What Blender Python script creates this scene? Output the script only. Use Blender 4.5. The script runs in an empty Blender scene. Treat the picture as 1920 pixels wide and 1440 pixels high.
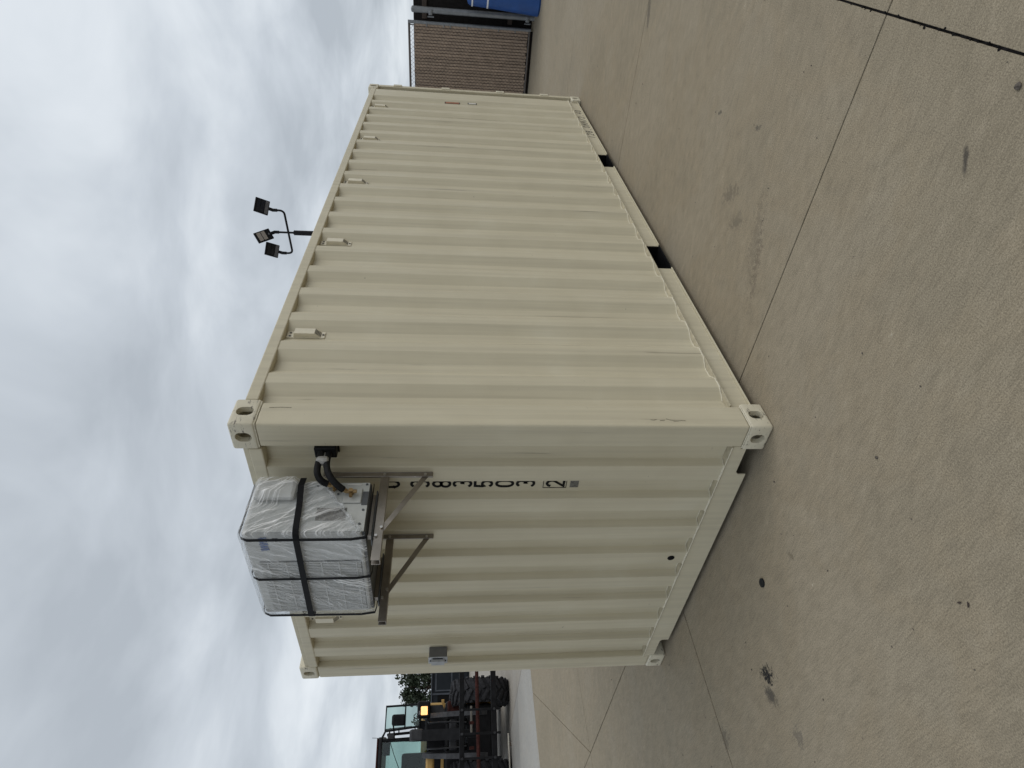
import bpy, bmesh, math, random
from mathutils import Vector, Matrix, Euler
random.seed(7)
scn = bpy.context.scene
COL = scn.collection
R_ = math.radians
PI = math.pi

# ------------------------------------------------------------------ camera
cam_d = bpy.data.cameras.new('camera'); cam = bpy.data.objects.new('camera', cam_d); COL.objects.link(cam)
CPOS = Vector((-2.08028648, -1.94848994, 1.60760382))
FWD = Vector((0.77075065, 0.62824622, -0.10606664)).normalized()
ROLL = R_(0.7196)
right = FWD.cross(Vector((0, 0, 1))).normalized(); up = right.cross(FWD).normalized()
# upright camera axes with the small roll of the hand-held phone (right axis tips up by ROLL)
r2 = right * math.cos(ROLL) + up * math.sin(ROLL); u2 = up * math.cos(ROLL) - right * math.sin(ROLL)
# phone turned on its side: the picture's right is the world's down
M = Matrix((-u2, r2, -FWD)).transposed().to_4x4(); M.translation = CPOS
cam.matrix_world = M
cam_d.sensor_width = 36.0; cam_d.lens = 36.0 * 1140.69 / 1920.0
cam_d.clip_start = 0.05; cam_d.clip_end = 3000
scn.camera = cam

# ------------------------------------------------------------------ world: overcast daylight
SUN_DIR = Vector((0.50, -0.80, 0.95)).normalized()
world = bpy.data.worlds.new('World'); scn.world = world; world.use_nodes = True
nt = world.node_tree; nt.nodes.clear()
def N(t, tree=None, **kw):
    n = (tree or nt).nodes.new(t)
    for k, v in kw.items(): setattr(n, k, v)
    return n
def LK(a, b, tree=None): (tree or nt).links.new(a, b)
out = N('ShaderNodeOutputWorld'); bg = N('ShaderNodeBackground'); bg.inputs['Strength'].default_value = 0.1
LK(bg.outputs[0], out.inputs[0])
sky = N('ShaderNodeTexSky', sky_type='NISHITA', sun_disc=False)
sky.sun_elevation = math.asin(SUN_DIR.z); sky.sun_rotation = math.atan2(SUN_DIR.x, SUN_DIR.y)
tc = N('ShaderNodeTexCoord'); sep = N('ShaderNodeSeparateXYZ'); LK(tc.outputs['Generated'], sep.inputs[0])
zc = N('ShaderNodeMath', operation='MAXIMUM'); LK(sep.outputs['Z'], zc.inputs[0]); zc.inputs[1].default_value = 0.0
za = N('ShaderNodeMath', operation='ADD'); LK(zc.outputs[0], za.inputs[0]); za.inputs[1].default_value = 0.16
dx = N('ShaderNodeMath', operation='DIVIDE'); LK(sep.outputs['X'], dx.inputs[0]); LK(za.outputs[0], dx.inputs[1])
dy = N('ShaderNodeMath', operation='DIVIDE'); LK(sep.outputs['Y'], dy.inputs[0]); LK(za.outputs[0], dy.inputs[1])
cmb = N('ShaderNodeCombineXYZ'); LK(dx.outputs[0], cmb.inputs[0]); LK(dy.outputs[0], cmb.inputs[1]); cmb.inputs[2].default_value = 3.1
n1 = N('ShaderNodeTexNoise'); n1.inputs['Scale'].default_value = 1.7; n1.inputs['Detail'].default_value = 5; n1.inputs['Roughness'].default_value = 0.52; n1.inputs['Distortion'].default_value = 0.35
n2 = N('ShaderNodeTexNoise'); n2.inputs['Scale'].default_value = 0.45; n2.inputs['Detail'].default_value = 3; n2.inputs['Roughness'].default_value = 0.5
LK(cmb.outputs[0], n1.inputs['Vector']); LK(cmb.outputs[0], n2.inputs['Vector'])
mx = N('ShaderNodeMix', data_type='FLOAT'); mx.inputs[0].default_value = 0.40
LK(n1.outputs['Fac'], mx.inputs[2]); LK(n2.outputs['Fac'], mx.inputs[3])
cr = N('ShaderNodeValToRGB')
e = cr.color_ramp.elements
e[0].position = 0.36; e[0].color = (0.41, 0.45, 0.495, 1)
e[1].position = 0.68; e[1].color = (0.75, 0.79, 0.83, 1)
el = e.new(0.48); el.color = (0.53, 0.575, 0.625, 1)
el = e.new(0.56); el.color = (0.635, 0.68, 0.725, 1)
LK(mx.outputs[0], cr.inputs[0])
CLOUD = 11.4
sc = N('ShaderNodeVectorMath', operation='SCALE'); LK(cr.outputs[0], sc.inputs[0]); sc.inputs['Scale'].default_value = CLOUD
mixc = N('ShaderNodeMix', data_type='RGBA'); mixc.inputs[0].default_value = 0.95
LK(sky.outputs[0], mixc.inputs[6]); LK(sc.outputs[0], mixc.inputs[7]); LK(mixc.outputs[2], bg.inputs['Color'])

sun_d = bpy.data.lights.new('sun', 'SUN'); sun = bpy.data.objects.new('sun', sun_d); COL.objects.link(sun)
sun_d.energy = 1.05; sun_d.angle = R_(48); sun_d.color = (1.0, 0.96, 0.90)
sun.rotation_euler = SUN_DIR.to_track_quat('Z', 'Y').to_euler()
vs = scn.view_settings
vs.view_transform = 'Standard'; vs.look = 'None'; vs.exposure = 0.0; vs.gamma = 1.0; vs.use_curve_mapping = False
scn.render.engine = 'CYCLES'
scn.cycles.max_bounces = 6; scn.cycles.diffuse_bounces = 3; scn.cycles.glossy_bounces = 3; scn.cycles.transparent_max_bounces = 12

# ------------------------------------------------------------------ materials
def newmat(name):
    m = bpy.data.materials.new(name); m.use_nodes = True
    t = m.node_tree; return m, t, t.nodes['Principled BSDF']
def noise(t, vec, scale, detail=3, rough=0.5, dist=0.0):
    n = N('ShaderNodeTexNoise', t); n.inputs['Scale'].default_value = scale; n.inputs['Detail'].default_value = detail
    n.inputs['Roughness'].default_value = rough; n.inputs['Distortion'].default_value = dist
    LK(vec, n.inputs['Vector'], t); return n.outputs['Fac']
def ramp(t, fac, stops):
    c = N('ShaderNodeValToRGB', t); el = c.color_ramp.elements
    while len(el) < len(stops): el.new(0.5)
    for i, (p, col) in enumerate(stops):
        el[i].position = p; el[i].color = (*col, 1) if not isinstance(col, float) else (col, col, col, 1)
    LK(fac, c.inputs[0], t); return c.outputs[0]
def mixrgb(t, fac, a, b, mode='MIX'):
    m = N('ShaderNodeMix', t, data_type='RGBA', blend_type=mode)
    for i, v in ((0, fac), (6, a), (7, b)):
        if hasattr(v, 'is_linked'): LK(v, m.inputs[i], t)
        elif i == 0: m.inputs[0].default_value = v
        else: m.inputs[i].default_value = (*v, 1)
    return m.outputs[2]
def math_(t, op, a, b=None, clamp=False):
    m = N('ShaderNodeMath', t, operation=op); m.use_clamp = clamp
    for i, v in ((0, a), (1, b)):
        if v is None: continue
        if hasattr(v, 'is_linked'): LK(v, m.inputs[i], t)
        else: m.inputs[i].default_value = v
    return m.outputs[0]
def mapping(t, vec, scale, rot=(0, 0, 0), loc=(0, 0, 0)):
    m = N('ShaderNodeMapping', t); m.inputs['Scale'].default_value = scale; m.inputs['Rotation'].default_value = rot; m.inputs['Location'].default_value = loc
    LK(vec, m.inputs[0], t); return m.outputs[0]
def bump(t, bsdf, h, strength, dist=0.01, prev=None):
    b = N('ShaderNodeBump', t); b.inputs['Strength'].default_value = strength; b.inputs['Distance'].default_value = dist
    LK(h, b.inputs['Height'], t)
    if prev is not None: LK(prev, b.inputs['Normal'], t)
    LK(b.outputs[0], bsdf.inputs['Normal'], t); return b.outputs[0]
def simple(name, col, rough=0.6, metal=0.0, var=0.15, scale=20.0, spec=0.5, bmp=0.0):
    m, t, b = newmat(name); g = N('ShaderNodeNewGeometry', t)
    f = noise(t, g.outputs['Position'], scale, 4, 0.6)
    lo = tuple(c * (1 - var) for c in col); hi = tuple(min(1, c * (1 + var)) for c in col)
    LK(ramp(t, f, [(0.3, lo), (0.7, hi)]), b.inputs['Base Color'], t)
    b.inputs['Roughness'].default_value = rough; b.inputs['Metallic'].default_value = metal
    b.inputs['Specular IOR Level'].default_value = spec
    if bmp: bump(t, b, f, bmp, 0.004)
    return m

def make_paint():
    m, t, b = newmat('container_beige_paint'); g = N('ShaderNodeNewGeometry', t); P = g.outputs['Position']
    bl = noise(t, P, 2.6, 3, 0.6)
    c = ramp(t, bl, [(0.30, (0.560, 0.508, 0.372)), (0.58, (0.594, 0.542, 0.402)), (0.75, (0.618, 0.572, 0.436))])
    # rain runs and brushed dust, upright streaks
    st = noise(t, mapping(t, P, (30, 30, 0.7)), 1.0, 4, 0.62)
    c = mixrgb(t, ramp(t, st, [(0.42, 0.0), (0.64, 0.34)]), c, (0.43, 0.39, 0.29))
    c = mixrgb(t, ramp(t, st, [(0.685, 0.0), (0.715, 0.5)]), c, (0.17, 0.145, 0.11))
    # small scuffs
    sf = noise(t, mapping(t, P, (9, 9, 22), rot=(0.3, 0.2, 0.1)), 1.6, 5, 0.72)
    c = mixrgb(t, ramp(t, sf, [(0.70, 0.0), (0.73, 0.6)]), c, (0.10, 0.09, 0.08))
    LK(c, b.inputs['Base Color'], t)
    b.inputs['Roughness'].default_value = 0.5; b.inputs['Specular IOR Level'].default_value = 0.35
    bump(t, b, noise(t, P, 5.5, 1), 0.12, 0.012)
    return m
def make_casting_paint():
    m, t, b = newmat('casting_scratched_paint'); g = N('ShaderNodeNewGeometry', t); P = g.outputs['Position']
    c = ramp(t, noise(t, P, 4, 3), [(0.35, (0.60, 0.552, 0.42)), (0.65, (0.64, 0.595, 0.465))])
    sf = noise(t, mapping(t, P, (13, 13, 40), rot=(0.5, 0.2, 0.3)), 1.3, 9, 0.75)
    c = mixrgb(t, ramp(t, sf, [(0.575, 0.0), (0.62, 0.85)]), c, (0.085, 0.07, 0.06))
    s2 = noise(t, P, 30, 6, 0.7)
    c = mixrgb(t, ramp(t, s2, [(0.58, 0.0), (0.72, 0.45)]), c, (0.30, 0.27, 0.22))
    LK(c, b.inputs['Base Color'], t); b.inputs['Roughness'].default_value = 0.55
    bump(t, b, s2, 0.25, 0.004); return m

STAINS = [  # x, y, rx, ry, angle, colour, strength, raggedness
    (-0.755, 0.985, .070, .040, 0.9, (0.012, 0.012, 0.014), 0.97, 1.25),
    (-0.835, 1.030, .075, .042, 0.5, (0.055, 0.05, 0.046), 0.75, 0.55),
    (-0.270, -1.405, .055, .014, 2.2, (0.050, 0.045, 0.040), 0.80, 0.35),
    (3.62, -1.27, .16, .045, 2.0, (0.07, 0.062, 0.053), 0.60, 0.5),
    (0.77, -0.60, .24, .055, 1.95, (0.16, 0.135, 0.10), 0.42, 1.5),
    (0.68, -0.52, .22, .030, 1.95, (0.14, 0.115, 0.088), 0.45, 1.5),
    (1.22, -0.69, .11, .05, 0.7, (0.09, 0.08, 0.066), 0.45, 1.1),
    (1.05, -0.60, .10, .04, 0.7, (0.09, 0.08, 0.066), 0.40, 1.1),
    (1.14, -1.08, .035, .018, 0.4, (0.05, 0.05, 0.05), 0.6, 0.8),
    (1.67, -1.01, .03, .016, 0.4, (0.04, 0.04, 0.04), 0.6, 0.8),
    (-0.77, 1.72, .07, .05, 0.4, (0.085, 0.075, 0.062), 0.5, 1.0),
    (-1.06, 0.93, .05, .04, 0.4, (0.10, 0.09, 0.08), 0.5, 1.2),
    (-0.49, 0.36, .03, .02, 0.4, (0.11, 0.09, 0.06), 0.5, 0.9),
]
def make_concrete(name, lo, hi, stains=True):
    m, t, b = newmat(name); g = N('ShaderNodeNewGeometry', t); P = g.outputs['Position']
    big = noise(t, P, 0.9, 4, 0.65, 0.3)
    c = ramp(t, big, [(0.30, lo), (0.50, tuple((a_ + b_) / 2 for a_, b_ in zip(lo, hi))), (0.70, hi)])
    c = mixrgb(t, ramp(t, big, [(0.44, 0.0), (0.50, 0.22), (0.57, 0.0)]), c, (hi[0] * 1.02, hi[1] * 0.94, hi[2] * 0.82))
    # broomed finish, running roughly across the slabs
    br = noise(t, mapping(t, P, (150, 12, 1), rot=(0, 0, 0.42)), 1.0, 2, 0.6)
    c = mixrgb(t, ramp(t, br, [(0.36, 0.36), (0.56, 0.0)]), c, tuple(x * 0.62 for x in lo))
    med = noise(t, mapping(t, P, (1, 0.45, 1), rot=(0, 0, 0.5), loc=(2, 7, 0)), 17, 6, 0.74)
    c = mixrgb(t, ramp(t, med, [(0.30, 0.38), (0.48, 0.0)]), c, tuple(min(1, x * 1.25) for x in hi))
    c = mixrgb(t, ramp(t, med, [(0.275, 0.75), (0.31, 0.0)]), c, (0.56, 0.51, 0.41))
    c = mixrgb(t, ramp(t, med, [(0.52, 0.0), (0.68, 0.34)]), c, tuple(x * 0.60 for x in lo))
    c = mixrgb(t, ramp(t, med, [(0.715, 0.0), (0.735, 0.8)]), c, (0.035, 0.03, 0.026))
    fine = noise(t, P, 190, 3, 0.75)
    c = mixrgb(t, ramp(t, fine, [(0.36, 0.62), (0.52, 0.0)]), c, tuple(x * 0.45 for x in lo))
    c = mixrgb(t, ramp(t, fine, [(0.55, 0.0), (0.70, 0.48)]), c, tuple(min(1, x * 1.5) for x in hi))
    if stains:
        sp = N('ShaderNodeSeparateXYZ', t); LK(P, sp.inputs[0], t)
        rag = math_(t, 'SUBTRACT', noise(t, P, 34, 6, 0.8), 0.5)
        for (x, y, rx, ry, a, col, k, rg) in STAINS:
            ca, sa = math.cos(a), math.sin(a)
            ex = math_(t, 'SUBTRACT', sp.outputs[0], x); ey = math_(t, 'SUBTRACT', sp.outputs[1], y)
            U = math_(t, 'ADD', math_(t, 'MULTIPLY', ex, ca / rx), math_(t, 'MULTIPLY', ey, sa / rx))
            V = math_(t, 'ADD', math_(t, 'MULTIPLY', ex, -sa / ry), math_(t, 'MULTIPLY', ey, ca / ry))
            q = math_(t, 'SQRT', math_(t, 'ADD', math_(t, 'MULTIPLY', U, U), math_(t, 'MULTIPLY', V, V)))
            q = math_(t, 'ADD', q, math_(t, 'MULTIPLY', rag, rg * 5.0))
            c = mixrgb(t, ramp(t, q, [(0.45, k), (1.20, 0.0)]), c, col)
    LK(c, b.inputs['Base Color'], t)
    b.inputs['Roughness'].default_value = 0.88; b.inputs['Specular IOR Level'].default_value = 0.2
    bump(t, b, fine, 0.40, 0.005)
    return m

MAT = {}
MAT['paint'] = make_paint(); MAT['cast'] = make_casting_paint()
MAT['conc'] = make_concrete('slab_concrete', (0.280, 0.238, 0.170), (0.345, 0.296, 0.219))
MAT['drive'] = make_concrete('driveway_concrete', (0.37, 0.355, 0.325), (0.43, 0.415, 0.385), False)
MAT['base'] = make_concrete('sub_base', (0.030, 0.027, 0.024), (0.045, 0.040, 0.035), False)
MAT['far'] = make_concrete('far_yard', (0.36, 0.33, 0.285), (0.42, 0.39, 0.345), False)
MAT['seal'] = simple('joint_sealant', (0.010, 0.009, 0.009), 0.9, var=0.7, scale=60, bmp=0.5, spec=0.1)
MAT['weld'] = simple('weld_bead_paint', (0.62, 0.575, 0.45), 0.5, var=0.15, scale=90)
MAT['ledge'] = simple('shaded_ledge_paint', (0.46, 0.415, 0.305), 0.8, var=0.2, scale=25, spec=0.1)  # beige darkened in the colour to hold down the sky-lit ledge tops
MAT['vent'] = simple('vent_plastic', (0.68, 0.625, 0.485), 0.5, var=0.05)
MAT['black'] = simple('black_paint', (0.012, 0.012, 0.013), 0.45, var=0.3, spec=0.12)
MAT['ink'] = simple('stencil_black', (0.010, 0.010, 0.010), 0.5, var=0.2, spec=0.12)
MAT['pen'] = simple('faded_marker', (0.085, 0.078, 0.065), 0.7, var=0.5, scale=120)
MAT['scuff'] = simple('rubbed_paint', (0.24, 0.21, 0.155), 0.6, var=0.5, scale=150)
MAT['grey_sticker'] = simple('grey_sticker', (0.12, 0.115, 0.10), 0.5, var=0.6, scale=90)
MAT['decal_w'] = simple('decal_white', (0.62, 0.60, 0.54), 0.5, var=0.05)
MAT['decal_o'] = simple('decal_orange', (0.34, 0.13, 0.06), 0.5, var=0.3)
MAT['hole'] = simple('dark_hole', (0.006, 0.006, 0.006), 0.9, var=0.2, spec=0.12)
MAT['steel'] = simple('galvanised_bracket', (0.30, 0.27, 0.235), 0.36, metal=0.85, var=0.25, scale=8)
MAT['bolt'] = simple('bright_bolt', (0.55, 0.53, 0.50), 0.3, metal=0.9, var=0.1)
MAT['acwhite'] = simple('ac_casing_white', (0.56, 0.56, 0.535), 0.45, var=0.04)
MAT['acgrey'] = simple('ac_panel_grey', (0.44, 0.45, 0.43), 0.45, var=0.08)
MAT['acdark'] = simple('ac_fins_dark', (0.10, 0.105, 0.11), 0.5, var=0.2, spec=0.12)
MAT['strap'] = simple('black_strap', (0.007, 0.007, 0.008), 0.6, var=0.3, scale=60, spec=0.12)
MAT['foam'] = simple('foam_insulation', (0.014, 0.014, 0.015), 0.6, var=0.4, scale=70, bmp=0.3, spec=0.12)
MAT['tape'] = simple('white_tape', (0.32, 0.31, 0.29), 0.5, var=0.25, scale=70)
MAT['brass'] = simple('brass', (0.32, 0.22, 0.11), 0.45, metal=1.0, var=0.2)
MAT['logo'] = simple('logo_blue', (0.05, 0.11, 0.30), 0.5, var=0.2)
MAT['box_grey'] = simple('outlet_grey', (0.115, 0.115, 0.115), 0.45, var=0.1)
MAT['cover_grey'] = simple('outlet_cover', (0.33, 0.34, 0.35), 0.3, var=0.2, metal=0.3)
MAT['slat'] = simple('brown_slat', (0.33, 0.245, 0.180), 0.6, var=0.18, scale=9)
MAT['slat_dark'] = simple('dark_brown_slat', (0.085, 0.068, 0.058), 0.65, var=0.25, scale=9, spec=0.12)
MAT['wire'] = simple('fence_wire', (0.11, 0.095, 0.085), 0.5, metal=0.3, var=0.2)
MAT['pipe'] = simple('galvanised_pipe', (0.22, 0.23, 0.24), 0.45, metal=0.5, var=0.15, scale=12)
MAT['blue'] = simple('blue_plastic', (0.005, 0.060, 0.24), 0.5, var=0.15, scale=5)
MAT['white'] = simple('white_band', (0.72, 0.74, 0.76), 0.5, var=0.05)
MAT['darkgap'] = simple('dark_board', (0.018, 0.016, 0.015), 0.8, var=0.3, spec=0.12)
MAT['lamp_body'] = simple('lamp_black', (0.014, 0.014, 0.016), 0.4, var=0.2, spec=0.12)
MAT['lens_pale'] = simple('lens_pale', (0.34, 0.30, 0.26), 0.35, var=0.1)
MAT['lens_dark'] = simple('lens_dark', (0.02, 0.022, 0.026), 0.15, var=0.2)
MAT['lens_grey'] = simple('lamp_grey', (0.15, 0.15, 0.16), 0.4, var=0.2)
MAT['rubber'] = simple('tyre_rubber', (0.028, 0.028, 0.031), 0.8, var=0.45, scale=14, bmp=0.4, spec=0.2)
MAT['machine'] = simple('machine_black', (0.009, 0.009, 0.010), 0.45, var=0.4, scale=8, spec=0.12)
MAT['machine_grey'] = simple('machine_grey', (0.040, 0.040, 0.043), 0.45, var=0.35, scale=8, spec=0.15)
MAT['yellow'] = simple('machine_yellow', (0.42, 0.26, 0.08), 0.6, var=0.15, scale=6)
MAT['rust'] = simple('rusty_tube', (0.050, 0.017, 0.014), 0.7, var=0.5, scale=20, spec=0.12)
MAT['shed'] = simple('shed_dark_blue', (0.015, 0.018, 0.022), 0.5, var=0.15, scale=2, spec=0.12)
MAT['shed_trim'] = simple('shed_trim', (0.060, 0.067, 0.078), 0.5, var=0.15, scale=2, spec=0.12)
MAT['leaf'] = simple('leaf_green', (0.026, 0.040, 0.018), 0.7, var=0.5, scale=1.6)
MAT['bark'] = simple('bark', (0.07, 0.052, 0.038), 0.9, var=0.4, scale=12)
MAT['disc'] = simple('black_disc', (0.014, 0.016, 0.018), 0.5, var=0.3, spec=0.12)
MAT['stone'] = simple('stone', (0.10, 0.085, 0.070), 0.9, var=0.5, scale=60)
MAT['deadleaf'] = simple('dead_leaf', (0.040, 0.028, 0.022), 0.8, var=0.4, scale=60)
MAT['seat'] = simple('seat_fabric', (0.020, 0.024, 0.026), 0.8, var=0.3, spec=0.12)
MAT['plate'] = simple('plate_steel', (0.20, 0.18, 0.155), 0.7, var=0.2)
MAT['pale_edge'] = simple('pale_edge', (0.60, 0.56, 0.48), 0.7, var=0.1)
def emis(name, col, k):
    m, t, b = newmat(name); b.inputs['Base Color'].default_value = (*col, 1)
    b.inputs['Emission Color'].default_value = (*col, 1); b.inputs['Emission Strength'].default_value = k
    n = N('ShaderNodeTexNoise', t); n.inputs['Scale'].default_value = 14
    g = N('ShaderNodeNewGeometry', t); LK(g.outputs['Position'], n.inputs['Vector'], t)
    LK(ramp(t, n.outputs['Fac'], [(0.3, tuple(c * 0.8 for c in col)), (0.7, col)]), b.inputs['Emission Color'], t); return m
MAT['lit'] = emis('lit_headlamp', (1.0, 0.62, 0.26), 1.1)
def make_glass():
    m, t, b = newmat('tinted_cab_glass')
    tr = N('ShaderNodeBsdfTransparent', t); tr.inputs[0].default_value = (0.76, 0.85, 0.83, 1)
    gl = N('ShaderNodeBsdfGlossy', t); gl.inputs['Roughness'].default_value = 0.03
    mxs = N('ShaderNodeMixShader', t); lw = N('ShaderNodeLayerWeight', t); lw.inputs[0].default_value = 0.3
    k = math_(t, 'ADD', math_(t, 'MULTIPLY', lw.outputs['Fresnel'], 0.5), 0.03)
    LK(k, mxs.inputs[0], t); LK(tr.outputs[0], mxs.inputs[1], t); LK(gl.outputs[0], mxs.inputs[2], t)
    LK(mxs.outputs[0], t.nodes['Material Output'].inputs[0], t); return m
MAT['glass'] = make_glass()
def make_film():
    m, t, b = newmat('crinkled_plastic_film'); g = N('ShaderNodeNewGeometry', t); P = g.outputs['Position']
    b.inputs['Base Color'].default_value = (0.92, 0.92, 0.91, 1); b.inputs['Roughness'].default_value = 0.30
    b.inputs['Specular IOR Level'].default_value = 0.6
    tr = N('ShaderNodeBsdfTransparent', t); tr.inputs[0].default_value = (0.92, 0.93, 0.94, 1)
    def creases(d1, d2, k1, k2, det):
        a_ = N('ShaderNodeVectorMath', t, operation='DOT_PRODUCT'); LK(P, a_.inputs[0], t); a_.inputs[1].default_value = d1
        c_ = N('ShaderNodeVectorMath', t, operation='DOT_PRODUCT'); LK(P, c_.inputs[0], t); c_.inputs[1].default_value = d2
        v_ = N('ShaderNodeCombineXYZ', t); LK(math_(t, 'MULTIPLY', a_.outputs['Value'], k1), v_.inputs[0], t); LK(math_(t, 'MULTIPLY', c_.outputs['Value'], k2), v_.inputs[1], t)
        n_ = noise(t, v_.outputs[0], 1.0, det, 0.5, 0.12)
        return math_(t, 'ABSOLUTE', math_(t, 'SUBTRACT', n_, 0.5))
    r1 = creases((1.0, 1.0, 0.45), (-0.2, 0.2, 1), 30, 1.1, 2)      # long leaning creases
    r2_ = creases((1.0, 1.0, 1.25), (-1, -1, 1), 19, 1.0, 2)        # a second, flatter set
    mask = ramp(t, noise(t, P, 7, 2), [(0.40, 0.15), (0.62, 1.0)])
    crease = math_(t, 'MAXIMUM', ramp(t, r1, [(0.0, 1.0), (0.030, 0.0)]), ramp(t, r2_, [(0.0, 0.9), (0.022, 0.0)]))
    soft = ramp(t, r1, [(0.0, 0.16), (0.20, 0.0)])
    fac = math_(t, 'ADD', math_(t, 'MULTIPLY', math_(t, 'MULTIPLY', crease, mask), 0.62), math_(t, 'ADD', 0.08, soft), True)
    h = math_(t, 'ADD', math_(t, 'MULTIPLY', r1, -2.0), math_(t, 'MULTIPLY', r2_, -1.2))
    bump(t, b, h, 0.8, 0.02)
    mxs = N('ShaderNodeMixShader', t); LK(fac, mxs.inputs[0], t); LK(tr.outputs[0], mxs.inputs[1], t); LK(b.outputs[0], mxs.inputs[2], t)
    LK(mxs.outputs[0], t.nodes['Material Output'].inputs[0], t); return m
MAT['film'] = make_film()

# ------------------------------------------------------------------ builders
class MB:
    def __init__(s): s.bm = bmesh.new(); s.flat = True
    def box(s, lo, hi, bev=0.0, seg=2):
        lo = Vector(lo); hi = Vector(hi)
        r = bmesh.ops.create_cube(s.bm, size=1.0)
        vs_ = r['verts']; c = (lo + hi) / 2; d = hi - lo
        for v in vs_: v.co = Vector((v.co.x * d.x, v.co.y * d.y, v.co.z * d.z)) + c
        if bev > 0:
            ed = list({e for v in vs_ for e in v.link_edges})
            bmesh.ops.bevel(s.bm, geom=ed, offset=bev, segments=seg, profile=0.5, affect='EDGES')
        return s
    def obox(s, c, size, mat3, bev=0.0):
        r = bmesh.ops.create_cube(s.bm, size=1.0); vs_ = r['verts']
        for v in vs_: v.co = Vector((v.co.x * size[0], v.co.y * size[1], v.co.z * size[2]))
        if bev > 0:
            ed = list({e for v in vs_ for e in v.link_edges})
            q = bmesh.ops.bevel(s.bm, geom=ed, offset=bev, segments=2, profile=0.5, affect='EDGES')
            vs_ = list({v for v in q['verts']} | {v for v in vs_ if v.is_valid})
        for v in vs_: v.co = mat3 @ v.co + Vector(c)
        return s
    def cyl(s, a, b, r, r2=None, n=14, caps=True):
        s.flat = False; a = Vector(a); b = Vector(b); r2 = r if r2 is None else r2
        ax = (b - a).normalized(); t = ax.orthogonal().normalized(); u = ax.cross(t)
        A = []; B = []
        for i in range(n):
            q = 2 * PI * i / n; dvec = t * math.cos(q) + u * math.sin(q)
            A.append(s.bm.verts.new(a + dvec * r)); B.append(s.bm.verts.new(b + dvec * r2))
        for i in range(n): s.bm.faces.new((A[i], A[(i + 1) % n], B[(i + 1) % n], B[i]))
        if caps: s.bm.faces.new(A[::-1]); s.bm.faces.new(B)
        return s
    def tube(s, pts, r, n=10, closed=False):
        s.flat = False; pts = [Vector(p) for p in pts]; rings = []; prev = None; m = len(pts)
        for i, p in enumerate(pts):
            if closed: ax = (pts[(i + 1) % m] - pts[i - 1])
            else: ax = pts[min(i + 1, m - 1)] - pts[max(i - 1, 0)]
            ax.normalize()
            t = ax.orthogonal().normalized() if prev is None else (prev - ax * prev.dot(ax)).normalized()
            prev = t; u = ax.cross(t); rr = r[i] if isinstance(r, (list, tuple)) else r
            rings.append([s.bm.verts.new(p + (t * math.cos(2 * PI * k / n) + u * math.sin(2 * PI * k / n)) * rr) for k in range(n)])
        for i in range(m if closed else m - 1):
            a, b = rings[i], rings[(i + 1) % m]
            for k in range(n): s.bm.faces.new((a[k], a[(k + 1) % n], b[(k + 1) % n], b[k]))
        if not closed: s.bm.faces.new(rings[0][::-1]); s.bm.faces.new(rings[-1])
        return s
    def prism(s, poly, f0, f1):
        """poly: 2D points; f0/f1 map a 2D point to 3D for the two caps"""
        A = [s.bm.verts.new(f0(p)) for p in poly]; B = [s.bm.verts.new(f1(p)) for p in poly]; n = len(poly)
        s.bm.faces.new(A); s.bm.faces.new(B[::-1])
        for i in range(n): s.bm.faces.new((A[i], B[i], B[(i + 1) % n], A[(i + 1) % n]))
        return s
    def sheet(s, pts, f0, f1):
        A = [s.bm.verts.new(f0(p)) for p in pts]; B = [s.bm.verts.new(f1(p)) for p in pts]
        for i in range(len(pts) - 1): s.bm.faces.new((A[i], A[i + 1], B[i + 1], B[i]))
        return s
    def lathe(s, prof, n=48, axis='X'):
        rings = []; s.flat = False
        for (a, r) in prof:
            ring = []
            for k in range(n):
                q = 2 * PI * k / n; ring.append(s.bm.verts.new((a, r * math.cos(q), r * math.sin(q))))
            rings.append(ring)
        for i in range(len(prof) - 1):
            for k in range(n): s.bm.faces.new((rings[i][k], rings[i][(k + 1) % n], rings[i + 1][(k + 1) % n], rings[i + 1][k]))
        return s
    def ico(s, c, r, sub=1, jit=0.0, sq=(1, 1, 1)):
        s.flat = False
        q = bmesh.ops.create_icosphere(s.bm, subdivisions=sub, radius=1)
        for v in q['verts']:
            k = r * (1 + random.uniform(-jit, jit)); v.co = Vector((v.co.x * k * sq[0], v.co.y * k * sq[1], v.co.z * k * sq[2])) + Vector(c)
        return s
    def mesh(s, name, mat, smooth=30):
        bmesh.ops.recalc_face_normals(s.bm, faces=s.bm.faces)
        me = bpy.data.meshes.new(name); s.bm.to_mesh(me); s.bm.free()
        if mat: me.materials.append(MAT[mat])
        if smooth and not (s.flat and smooth <= 30):
            for p in me.polygons: p.use_smooth = True
            me.set_sharp_from_angle(angle=R_(smooth))
        return me
    def build(s, name, mat, parent=None, smooth=30):
        return link(name, s.mesh(name, mat, smooth), parent)
def link(name, me, parent=None, loc=None, rot=None):
    o = bpy.data.objects.new(name, me); COL.objects.link(o)
    if parent: o.parent = parent
    if loc is not None: o.location = loc
    if rot is not None: o.rotation_euler = rot
    return o
def thing(name, label, cat, loc=(0, 0, 0), rz=0.0, group=None):
    o = bpy.data.objects.new(name, None); COL.objects.link(o); o.location = loc; o.rotation_euler = (0, 0, rz)
    o.empty_display_size = 0.2
    return tag(o, label, cat, group)
def tag(o, label, cat, group=None):
    o['label'] = label; o['category'] = cat
    if group: o['group'] = group
    return o
def copy_tree(o, parent=None):
    c = o.copy(); COL.objects.link(c); c.parent = parent
    for ch in list(o.children): copy_tree(ch, c)
    return c
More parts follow.
